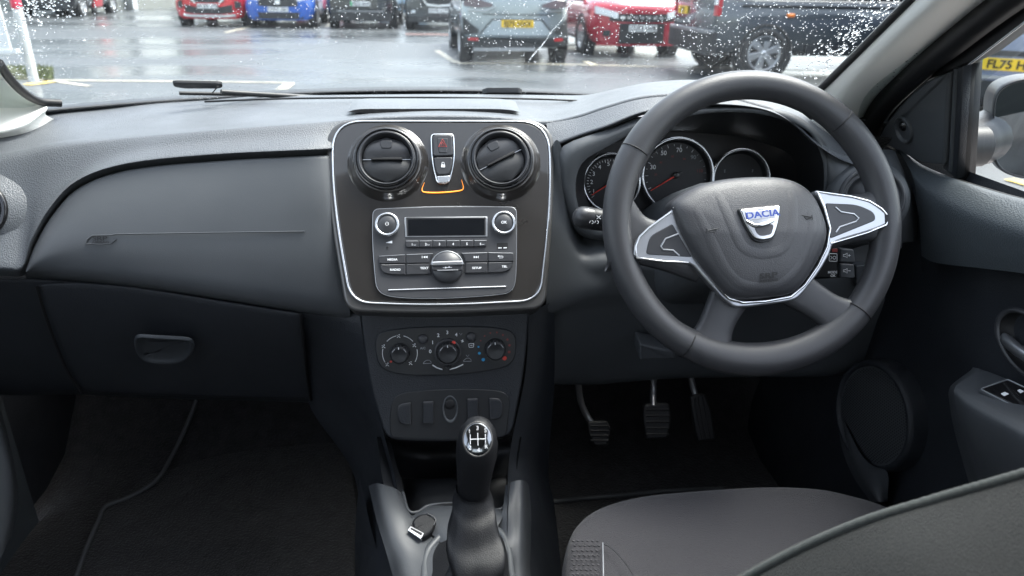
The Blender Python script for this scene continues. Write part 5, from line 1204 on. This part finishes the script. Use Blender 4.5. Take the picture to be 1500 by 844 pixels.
class Car:
    def __init__(s, name, label, cat, near, th, Lg, W, belt, H, col, facing='front', z0=.20, near_top=None, lean=.06, bul=.30, roof=None, cab=None, wheel=.33, wpos=None, group='cars parked across the car park', spokes=5, trimcol=None):
        s.t = thing(name, (0, 0, 0), label, cat, group); s.L = Lg; s.W = W; s.w = W / 2; s.bul = bul; s.lean = lean; s.belt = belt
        w = s.w; nt_ = near_top or belt
        if facing == 'front': st_ = [(0, nt_ - .10, .97), (.10, nt_, .99), (.55, nt_ + .08, 1), (1.05, belt, 1), (Lg * .5, belt, 1), (Lg - .7, belt, 1), (Lg - .15, belt - .02, .97), (Lg, belt - .2, .86)]
        else: st_ = [(0, nt_ - .05, .97), (.10, nt_, .99), (.6, belt, 1), (Lg * .5, belt, 1), (Lg - 1.1, belt, 1), (Lg - .5, belt - .12, .99), (Lg - .12, belt - .28, .95), (Lg, belt - .42, .85)]
        m = MB(); secs = []
        def sec(zt, k):
            h = [(0, z0), (w * .78 * k, z0), (w * .94 * k, z0 + .07), (w * k, z0 + .24), (w * 1.0 * k, (z0 + zt) / 2 + .06), (w * .975 * k, zt - .12), (w * .90 * k, zt - .03), (w * .72 * k, zt + .005), (w * .36 * k, zt + .02), (0, zt + .025)]
            return h + [(-x, z) for x, z in h[-2:0:-1]]
        for i, (y, zt, k) in enumerate(st_):
            yy = -Lg / 2 + y
            secs.append([V((x, (s.Fy(x, z) if i == 0 else max(yy, s.Fy(x, z) + y * .5) if y < .3 else yy), z)) for x, z in sec(zt, k)])
        zc = (z0 + nt_) / 2
        cap = [[V((x * q, s.Fy(x * q, zc + (z - zc) * q), zc + (z - zc) * q)) for x, z in sec(st_[0][1], st_[0][2])] for q in (.02, .35, .65, .88)]
        m.grid(cap + secs, col, True, closed=True, flip=True); m.add(secs[-1], [list(range(len(secs[-1])))], col, False)
        s.body = m.build('body', s.t); s.col = col
        # cabin
        c0, c1, c2, c3 = cab or ((1.0, 1.75, Lg - 1.0, Lg - .25) if facing == 'front' else (.22, .62, Lg - 2.1, Lg - 1.3))
        rw = w * .74; bw = w * .93
        def ring_(k0, z, wd): return None
        zb = belt - .02
        lo = [V((-bw, -Lg / 2 + c0, zb)), V((-bw * .7, -Lg / 2 + c0 - .10, zb)), V((0, -Lg / 2 + c0 - .16, zb)), V((bw * .7, -Lg / 2 + c0 - .10, zb)), V((bw, -Lg / 2 + c0, zb)), V((bw, -Lg / 2 + (c0 + c3) / 2, zb)), V((bw, -Lg / 2 + c3, zb)), V((0, -Lg / 2 + c3 + .12, zb)), V((-bw, -Lg / 2 + c3, zb)), V((-bw, -Lg / 2 + (c0 + c3) / 2, zb))]
        hi = [V((-rw, -Lg / 2 + c1, H - .10)), V((-rw * .7, -Lg / 2 + c1 - .07, H - .075)), V((0, -Lg / 2 + c1 - .10, H - .06)), V((rw * .7, -Lg / 2 + c1 - .07, H - .075)), V((rw, -Lg / 2 + c1, H - .10)), V((rw, -Lg / 2 + (c1 + c2) / 2, H - .07)), V((rw, -Lg / 2 + c2, H - .10)), V((0, -Lg / 2 + c2 + .08, H - .07)), V((-rw, -Lg / 2 + c2, H - .10)), V((-rw, -Lg / 2 + (c1 + c2) / 2, H - .07))]
        m = MB(); m.grid([lo, hi], CGL, False, closed=True); m.build('window', s.t)
        ctr_ = V((0, -Lg / 2 + (c1 + c2) / 2, H)); m = MB()
        m.grid([hi, [p + (ctr_ - p) * .06 + V((0, 0, .045)) for p in hi], [p + (ctr_ - p) * .3 + V((0, 0, .03)) for p in hi], [p + (ctr_ - p) * .97 for p in hi]], col, True, closed=True)
        for i in (0, 4, 5, 6, 8, 9): m.tube([lo[i], hi[i]], .032, col, 6)
        m.build('roof', s.t)
        for y in (wpos or (.82, Lg - .80)):
            for sx in (-1, 1): s.wheel(sx, y, wheel, spokes)
        if facing == 'front' and c0 > .6:
            for sx in (-1, 1):
                m = MB(); p = V((sx * (w + .09), -Lg / 2 + c0 + .35, belt + .06)); m.surf([[p + V((a * sx, b_ * .5, c_)) for a, b_, c_ in l] for l in ([(-.09,-.1,0),(0,-.12,-.05),(.09,-.08,0)], [(-.09,-.14,.04),(0,-.18,.04),(.1,-.1,.04)], [(-.09,-.1,.12),(0,-.12,.14),(.09,-.08,.11)], [(-.09,.1,.1),(0,.12,.12),(.09,.08,.1)], [(-.09,.1,0),(0,.12,-.05),(.09,.08,0)])], col, 3, 3); m.build('door_mirror', s.t)
        s.near = near; s.th = th
    def Fy(s, x, z): return -s.L / 2 + s.bul * (abs(x) / s.w) ** 3 + s.lean * (z - .5) * (1 if z > .5 else -.6)
    def wheel(s, sx, y, r, spokes):
        o = V((sx * (s.w - .10), -s.L / 2 + y, r)); f = Frame(o, V((sx, 0, 0)), (0, 1, 0)); m = MB()
        m.lathe(f, (0, 0), [(r + .07, -.10), (r + .07, .085), (r + .045, .104), (r + .01, .104), (r - .02, .06), (0, .05)], CAVE, 32, px=False); m.build('wheel_arch', s.t)
        m = MB(); m.lathe(f, (0, 0), [(r - .02, -.11), (r, -.08), (r, .07), (r - .02, .10), (r - .10, .105), (r - .115, .08), (r - .12, .02), (0, .02)], TYRE, 32, px=False); w_ = m.build('wheel', s.t)
        m = MB(); m.lathe(f, (0, 0), [(r - .105, .095), (r - .115, .103), (r - .125, .095), (r - .13, .06)], ALLOY, 32, px=False); m.lathe(f, (0, 0), [(.06, .06), (.055, .085), (0, .09)], ALLOY, 16, px=False)
        for k in range(spokes):
            a = 2 * PI * k / spokes + .3; ca, sa = math.cos(a), math.sin(a); R1 = r - .12
            pts = [(.04, -.032), (R1, -.055), (R1, .055), (.04, .032)]
            m.plate(f, [(ca * u - sa * v, sa * u + ca * v) for u, v in pts], .06, .09, ALLOY, .008, px=False)
        m.build('rim', w_)
    def patch(s, st_, mt, off=.012, mirror=False, n=6, m=None):
        m = m or MB()
        for sg in ((1, -1) if mirror else (1,)):
            cols = []
            for i in range(len(st_) - 1):
                for k in range(n + (1 if i == len(st_) - 2 else 0)):
                    t = k / n; cols.append([a + (b - a) * t for a, b in zip(st_[i], st_[i + 1])])
            top = [V((sg * x, s.Fy(x, zt) - off, zt)) for x, zb, zt in cols]; bot = [V((sg * x, s.Fy(x, zb) - off, zb)) for x, zb, zt in cols]
            mid_ = [(a + b) / 2 for a, b in zip(top, bot)]
            tb_ = [p + V((0, off + .03, 0)) for p in top]; bb_ = [p + V((0, off + .03, 0)) for p in bot]
            m.grid([tb_, top, mid_, bot, bb_], mt, False, flip=(sg > 0))
            m.add([tb_[0], top[0], bot[0], bb_[0]], [[0, 1, 2, 3]], mt, False); m.add([tb_[-1], top[-1], bot[-1], bb_[-1]], [[0, 1, 2, 3]], mt, False)
        return m
    def part(s, name, *ps, each=False, parent=None):
        if each:
            for sg in (1, -1):
                m = MB()
                for st_, mt, off in ps: s.patch([(sg * a, b, c) for a, b, c in st_], mt, off, m=m)
                o = m.build(name, parent or s.t)
            return o
        m = MB()
        for st_, mt, off in ps: s.patch(st_, mt, off, m=m)
        return m.build(name, parent or s.t)
    def plate(s, txt, z, mt, green=False, x=0, wd=.26):
        off = .030; y = s.Fy(x, z) - off; f = Frame(V((x, y, z)), V((0, -1, 0))); m = MB()
        m.plate(f, rpoly([(-wd, -.055), (wd, -.055), (wd, .055), (-wd, .055)], .01), -.02, .0, mt, .002, px=False)
        if green: m.plate(f, [(-wd + .003, -.05), (-wd + .045, -.05), (-wd + .045, .05), (-wd + .003, .05)], .0, .0015, PG, px=False)
        m.text(f, txt, (.022 if green else 0, -.003), .075, .0025, INK, px=False, bold=.03, wide=1.0 * wd / .26); m.build('number_plate', s.t)
    def place(s):
        c, sn = math.cos(s.th), math.sin(s.th); nb = s.near; s.t.rotation_euler = (0, 0, s.th)
        s.t.location = (nb.x - sn * s.L / 2 * 1, nb.y + c * s.L / 2, 0)

RED1 = paint('bright_red', (.50, .018, .03)); RED2 = paint('deep_red', (.36, .015, .035)); BLUE = paint('blue', (.02, .10, .42)); GREY = paint('grey', (.27, .31, .33), .5); DGREY = paint('dark_grey', (.035, .042, .048)); BLK = paint('black', (.018, .022, .026)); PBL = paint('pale_blue', (.30, .42, .52)); VANC = paint('van_grey', (.050, .060, .070)); LAV = paint('blue_grey', (.23, .26, .36), .4)
def nb(px, py): p = G(px, py); k = .62 / p.y; return V((p.x * (1 - k), p.y - .62, 0))
# 1 red crossover, nose towards us
c = Car('parked_car', 'bright red crossover facing us, farthest left of the parked cars', 'car', nb(308, 38), R(2), 4.2, 1.80, .98, 1.55, RED1, near_top=.88)
c.part('grille', ([(-.42, .62, .86), (0, .60, .88), (.42, .62, .86)], TRIMB, .014), ([(-.60, .36, .56), (-.3, .33, .50), (.3, .33, .50), (.60, .36, .56)], TRIMB, .014))
c.part('chrome_trim', ([(.30, .57, .62), (.55, .80, .86)], SATIN, .02), each=True); c.part('bumper_blade', ([(-.66, .27, .33), (-.4, .25, .31), (.4, .25, .31), (.66, .27, .33)], SATIN, .03))
c.part('fog_lamp', ([(.66, .46, .66), (.80, .48, .62)], TRIMB, .012), each=True); c.part('headlamp', ([(.50, .80, .90), (.82, .84, .90)], LAMPW, .012), each=True); c.plate('WN75 UTB', .52, PW); c.place()
# 2 blue hatch
c = Car('parked_car', 'blue hatchback facing us beside the bright red crossover', 'car', nb(410, 40), R(2), 4.1, 1.80, .95, 1.47, BLUE, near_top=.80)
c.part('grille', ([(-.50, .56, .74), (0, .52, .74), (.50, .56, .74)], TRIMB, .014), ([(-.62, .24, .40), (.62, .24, .40)], TRIMB, .012)); c.part('headlamp', ([(.48, .68, .76), (.82, .74, .84)], LAMPW, .014), each=True); c.part('bumper_blade', ([(.52, .26, .36), (.66, .32, .48), (.72, .40, .50)], BLUE, .03), each=True)
c.part('emblem', ([(-.06, .60, .70), (.06, .60, .70)], SATIN, .03)); c.plate('CN75 XSU', .47, PW); c.place()
# 3 red car behind
c = Car('parked_car', 'red car partly hidden between the blue hatchback and the black car', 'car', nb(470, 27), R(2), 4.1, 1.78, .95, 1.47, RED1, near_top=.82)
c.part('grille', ([(-.55, .25, .45), (.55, .25, .45)], TRIMB, .014)); c.part('headlamp', ([(.5, .68, .78), (.82, .74, .84)], LAMPW, .014), each=True); c.place()
# 4 black car, tail towards us
c = Car('parked_car', 'black car showing its tail and a white number plate with a green flash', 'car', nb(530, 41), R(0), 4.4, 1.84, 1.05, 1.60, BLK, facing='rear', near_top=1.05, bul=.2)
c.part('tail_lamp', ([(-.80, .82, .87), (.80, .82, .87)], LAMPR, .014)); c.part('bumper', ([(-.80, .22, .42), (.80, .22, .42)], TRIMB, .02)); c.part('chrome_trim', ([(-.62, .44, .46), (.62, .44, .46)], SILV, .024)); c.part('window', ([(-.6, .93, 1.02), (.6, .93, 1.02)], CGL, .01)); c.plate('VE25 AHC', .64, PW, True); c.place()
# 5 pale blue car further back
c = Car('parked_car', 'pale blue car glimpsed behind the black car', 'car', nb(590, 27), R(4), 4.0, 1.75, .95, 1.48, PBL, near_top=.82); c.part('grille', ([(-.5, .3, .5), (.5, .3, .5)], TRIMB, .014)); c.part('headlamp', ([(.5, .66, .76), (.8, .74, .82)], LAMPW, .014), each=True); c.place()
# 6 dark grey car facing us
c = Car('parked_car', 'dark grey crossover facing us with a chrome V around its grille', 'car', nb(643, 43), R(-1), 4.4, 1.84, 1.0, 1.60, DGREY, near_top=.92, bul=.2)
c.part('grille', ([(-.46, .62, .86), (0, .60, .88), (.46, .62, .86)], TRIMB, .014)); c.part('chrome_trim', ([(-.50, .90, .96), (-.30, .62, .67), (0, .60, .64), (.30, .62, .67), (.50, .90, .96)], SATIN, .026)); c.part('bumper', ([(-.82, .20, .34), (.82, .20, .34)], TRIMB, .02)); c.part('headlamp', ([(.52, .82, .90), (.86, .86, .93)], LAMPW, .014), each=True); c.part('fog_lamp', ([(.62, .44, .50), (.72, .44, .50)], LAMPW, .014), each=True); c.plate('OV75 LUX', .50, PW); c.place()
# 7 grey hatch, tail towards us
c = Car('parked_car', 'silver-grey hatchback showing its tail and a yellow number plate', 'car', nb(757, 88), R(3), 4.05, 1.78, .98, 1.44, GREY, facing='rear', z0=.24, near_top=1.02, bul=.26, wpos=(.62, 3.2), cab=(.20, .60, 2.3, 3.1))
c.part('bumper', ([(-.84, .26, .40), (-.5, .25, .40), (.5, .25, .40), (.84, .26, .40)], TRIMB, .02), ([(-.86, .42, .70), (-.74, .44, .60), (-.62, .46, .52)], TRIMB, .012), ([(.62, .46, .52), (.74, .44, .60), (.86, .42, .70)], TRIMB, .012))
c.part('plate_recess', ([(-.56, .44, .47), (-.38, .44, .66), (.38, .44, .66), (.56, .44, .47)], mat('recess_grey', (.36, .41, .44), .3, metal=.4), .016)); c.part('recess_edge', ([(-.60, .44, .46), (-.41, .66, .68), (.41, .66, .68), (.60, .44, .46)], TRIMB, .015))
c.part('reflector', ([(.62, .345, .39), (.78, .345, .39)], LAMPR, .03), each=True); c.part('exhaust_trim', ([(-.70, .19, .23), (-.2, .20, .25), (.3, .20, .25)], SILV, .03))
c.part('tail_lamp', ([(.40, .86, .90), (.62, .84, .97), (.84, .86, .96)], mat('smoked_tail_lamp', (.14, .11, .12), .15), .014), each=True); c.part('crease_trim', ([(-.78, .80, .82), (-.5, .79, .81), (-.36, .85, .87)], SILV, .018), ([(.36, .85, .87), (.5, .79, .81), (.78, .80, .82)], SILV, .018), ([(-.56, .74, .755), (.56, .74, .755)], TRIMB, .006))
c.part('window', ([(-.58, .985, 1.02), (.58, .985, 1.02)], CGL, .01)); c.plate('EJ75 HXX', .61, PY); c.place()
# 8 deep red hatch facing us
c = Car('parked_car', 'deep red hatchback facing us between the silver-grey hatchback and the van', 'car', nb(938, 80), R(5), 4.08, 1.85, .98, 1.50, RED2, near_top=.90, bul=.26)
c.part('grille', ([(-.60, .62, .74), (0, .60, .74), (.60, .62, .74)], TRIMB, .014), ([(-.42, .24, .58), (.42, .24, .58)], TRIMB, .012)); c.part('headlamp', ([(.46, .66, .76), (.84, .74, .86)], LAMPW, .020), each=True); c.part('fog_lamp', ([(.58, .36, .46), (.70, .36, .46)], CGL, .014), each=True)
m = MB()
for k in range(7): c.patch([(-.42 + k * .12, .655, .70), (-.34 + k * .12, .655, .70)], SATIN, .022, m=m, n=1)
m.build('grille_bar', c.t); c.part('bumper_blade', ([(-.80, .20, .23), (.80, .20, .23)], RED2, .02)); c.plate('CU75 HVB', .50, PW); c.place()
# 9 dark van side-on
c = Car('parked_van', 'dark grey van parked side-on with a silver six-spoke wheel', 'van', V((3.72, 11.3, 0)), R(-89), 5.2, 1.96, 1.12, 2.0, VANC, facing='rear', z0=.30, near_top=1.12, bul=.06, lean=.03, cab=(.04, .10, 4.0, 4.8), wheel=.35, wpos=(.80, 4.1), spokes=6, group='cars parked across the car park')
c.part('bumper', ([(-.96, .34, .62), (0, .33, .62), (.96, .34, .62)], TRIMB, .06), ([(-.9, .60, .64), (.9, .60, .64)], SILV, .07)); c.part('tail_lamp', ([(.86, .84, 1.14), (.97, .84, 1.14)], LAMPR, .02), ([(.88, .98, 1.3), (.95, .98, 1.3)], PW, .03), each=True)
c.plate('OU75', .88, PY, x=-.35, wd=.2)
m = MB()
for y in (-1.5, .9): m.tube([V((.985, y - .05, .86)), V((.985, y + .05, .86))], .028, AMB, 8)
m.build('side_marker', c.t)
m = MB(); m.box(Frame(V((.985, 0, .98)), V((1, 0, 0)), (0, 1, 0)), -2.2, 2.3, -.012, .012, -.02, .008, TRIMB, .004); m.box(Frame(V((.972, 0, 1.12)), V((1, 0, 0)), (0, 1, 0)), -2.3, 1.4, -.010, .010, -.02, .012, TRIMB, .003); m.box(Frame(V((.98, 0, .40)), V((1, 0, 0)), (0, 1, 0)), -1.2, 1.0, -.07, .06, -.02, .02, TRIMB, .01); m.build('side_moulding', c.t)
c.place()
# 10 dark car far left
c = Car('parked_car', 'dark car behind the white post at the far left of the car park', 'car', nb(62, 24), R(4), 4.3, 1.85, 1.0, 1.55, BLK, near_top=.9); c.part('grille', ([(-.5, .4, .7), (.5, .4, .7)], TRIMB, .014)); c.part('headlamp', ([(.5, .74, .84), (.84, .8, .88)], LAMPW, .014), each=True); c.place()
# 11 blue-grey car beyond the side window
pp = at(1477, 94, Z=.58); th = R(-36); n_ = V((math.sin(th), -math.cos(th), 0))
c = Car('parked_car', 'blue-grey car showing a yellow number plate beyond the side window', 'car', V((pp.x, pp.y, 0)), th, 4.4, 1.84, 1.08, 1.62, LAV, facing='rear', z0=.28, near_top=1.02, bul=.16, lean=.04)
c.part('bumper', ([(-.88, .27, .42), (0, .26, .42), (.88, .27, .42)], TRIMB, .02)); c.part('plate_recess', ([(-.62, .65, .70), (.62, .65, .70)], TRIMB, .02)); c.part('crease_trim', ([(-.8, .44, .47), (.8, .44, .47)], SILV, .03)); c.part('tail_lamp', ([(.6, .86, .98), (.86, .84, 1.0)], LAMPR, .014), each=True)
c.part('window', ([(-.7, .985, 1.02), (.7, .985, 1.02)], CGL, .01)); c.plate('FL75 HFJ', .575, PY, True); c.place()

# white post with a red top, white board, red wheeled trolley sign, building
pb = G(50, 119); po = thing('post', (pb.x, pb.y, 0), 'white round post with a red band above, standing at the left kerb', 'post')
m = MB(); WH = mat('white_paint', (.52, .54, .54), .4, var=.06, vscale=4); f = Frame(V((pb.x, pb.y, 0)), V((0, 0, 1)), (1, 0, 0))
zt_ = at(24, 13, Y=pb.y).z
m.lathe(f, (0, 0), [(.057, 0), (.055, .02), (.055, zt_)], WH, 24, px=False); m.build('white_shaft', po)
m = MB(); m.lathe(f, (0, 0), [(.056, zt_), (.056, zt_ + .35), (0, zt_ + .36)], mat('red_band', (.55, .03, .07), .4), 24, px=False); m.build('red_band', po)
b_ = at(-14, 78, Y=pb.y - .5); bd = thing('notice_board', (b_.x, b_.y, b_.z), 'white board at the left edge of the windscreen view', 'board')
m = MB(); f = Frame(V((b_.x, b_.y, b_.z)), V((.1, -1, .12)), (1, 0, 0)); m.plate(f, rpoly([(-.3, .0), (.22, .03), (.14, .9), (-.3, .9)], .02), -.03, 0, WH, .004, px=False); m.plate(f, [(-.32, -.05), (.30, .0), (.28, .05), (-.32, .0)], -.06, .02, WH, .004, px=False); m.build('panel', bd)
m = MB(); m.tube([V((b_.x - .1, b_.y + .05, 0)), V((b_.x - .1, b_.y + .05, b_.z + .1))], .03, SILV, 10); m.build('leg', bd)
t_ = G(112, 22); tr_ = thing('wheeled_sign', (t_.x, t_.y, 0), 'red box on small wheels with white lettering beside the white building', 'wheeled box')
m = MB(); f = Frame(V((t_.x, t_.y, 0)), V((0, -1, .0)), (1, 0, 0)); m.plate(f, rpoly([(-.75, .30), (.62, .22), (.75, .9), (.72, 1.5), (-.9, 1.5), (-.85, .6)], .08), -.6, 0, RED1, .03, px=False); m.text(f, 'RENT', (.32, .72), .17, .004, PRINT, px=False, bold=.02); m.text(f, 'HERE', (.34, .46), .15, .004, PRINT, px=False, bold=.02)
m.build('box', tr_)
for x in (-.35, .1, .55):
    m = MB(); m.lathe(Frame(V((t_.x + x, t_.y + .1, .14)), V((1, 0, 0)), (0, 1, 0)), (0, 0), [(0, -.05), (.14, -.05), (.14, .05), (0, .05)], TYRE, 16, px=False); m.tube([V((t_.x + x, t_.y + .1, .14)), V((t_.x + x, t_.y + .1, .4))], .03, SILV, 6); m.build('wheel', tr_)
B0 = G(128, 17); B1 = G(262, 11.5); bl = thing('showroom_building', ((B0.x + B1.x) / 2, B0.y, 0), 'long white panelled building along the far side of the car park', 'building')
d = (B1 - B0).normalized(); BFm = Frame(B0, V((d.y, -d.x, 0)), d); WALLM = mat('white_cladding', (.62, .65, .62), .5, var=.08, vscale=1.5); GLW = mat('showroom_glass', (.06, .08, .08), .05, spec=.8)
m = MB(); m.box(BFm, -.1, 60, .35, 5.5, -8, -.25, WALLM); m.box(BFm, -.1, 60, 0, .35, -8, -.15, mat('stone_plinth', (.22, .23, .21), .6))
m.build('wall', bl)
for k in range(14):
    m = MB(); x = .6 + k * 4.2
    m.box(BFm, x + .2, x + 3.3, .42, 3.6, -.3, -.2, WALLM if k % 2 == 0 else GLW, .02); m.build('cladding_panel' if k % 2 == 0 else 'window', bl)
for k in range(16):
    m = MB(); x = 2.2 + k * 3.7; m.box(BFm, x, x + .28, 0, 5.0, -.1, .18, WH, .02); m.build('column', bl)
m = MB(); m.box(BFm, -.6, 60.5, 5.5, 6.1, -8.5, .5, WH); m.build('roof', bl)

# ================================================================== LIGHT, SKY, CAMERA
w = bpy.data.worlds.new('World'); sc.world = w; w.use_nodes = True; N = w.node_tree.nodes; L = w.node_tree.links
bg = N['Background']; sky = N.new('ShaderNodeTexSky'); sky.sky_type = 'NISHITA'; sky.sun_disc = False; sky.sun_elevation = R(64); sky.sun_rotation = R(60); sky.air_density = 1.2; sky.dust_density = 4; sky.ozone_density = 1.0
hs = N.new('ShaderNodeHueSaturation'); hs.inputs['Saturation'].default_value = .52
L.new(sky.outputs[0], hs.inputs['Color']); L.new(hs.outputs[0], bg.inputs['Color']); bg.inputs['Strength'].default_value = .15
su = bpy.data.lights.new('sun', 'SUN'); su.energy = 1.2; su.angle = R(30); su.color = (1, .97, .93); so = bpy.data.objects.new('sun', su); COL.objects.link(so)
el, az = R(64), R(60)
dv = V((math.sin(az) * math.cos(el), math.cos(az) * math.cos(el), math.sin(el))); so.rotation_euler = dv.to_track_quat('Z', 'Y').to_euler()
cd = bpy.data.cameras.new('camera'); cam = bpy.data.objects.new('camera', cd); COL.objects.link(cam)
cam.matrix_world = Matrix(((RT.x, UP.x, -FW.x, CAM.x), (RT.y, UP.y, -FW.y, CAM.y), (RT.z, UP.z, -FW.z, CAM.z), (0, 0, 0, 1)))
cd.sensor_width = 36; cd.lens = 36 * F / 1500; cd.clip_start = .02; cd.clip_end = 4000
cd.dof.use_dof = True; cd.dof.focus_distance = .92; cd.dof.aperture_fstop = 6.6
sc.camera = cam
sc.view_settings.view_transform = 'Standard'; sc.view_settings.look = 'None'; sc.view_settings.gamma = 1; sc.view_settings.exposure = 2.4
sc.render.engine = 'CYCLES'; sc.cycles.use_denoising = True; sc.cycles.max_bounces = 10; sc.cycles.transmission_bounces = 8; sc.cycles.transparent_max_bounces = 16; sc.cycles.sample_clamp_indirect = 6
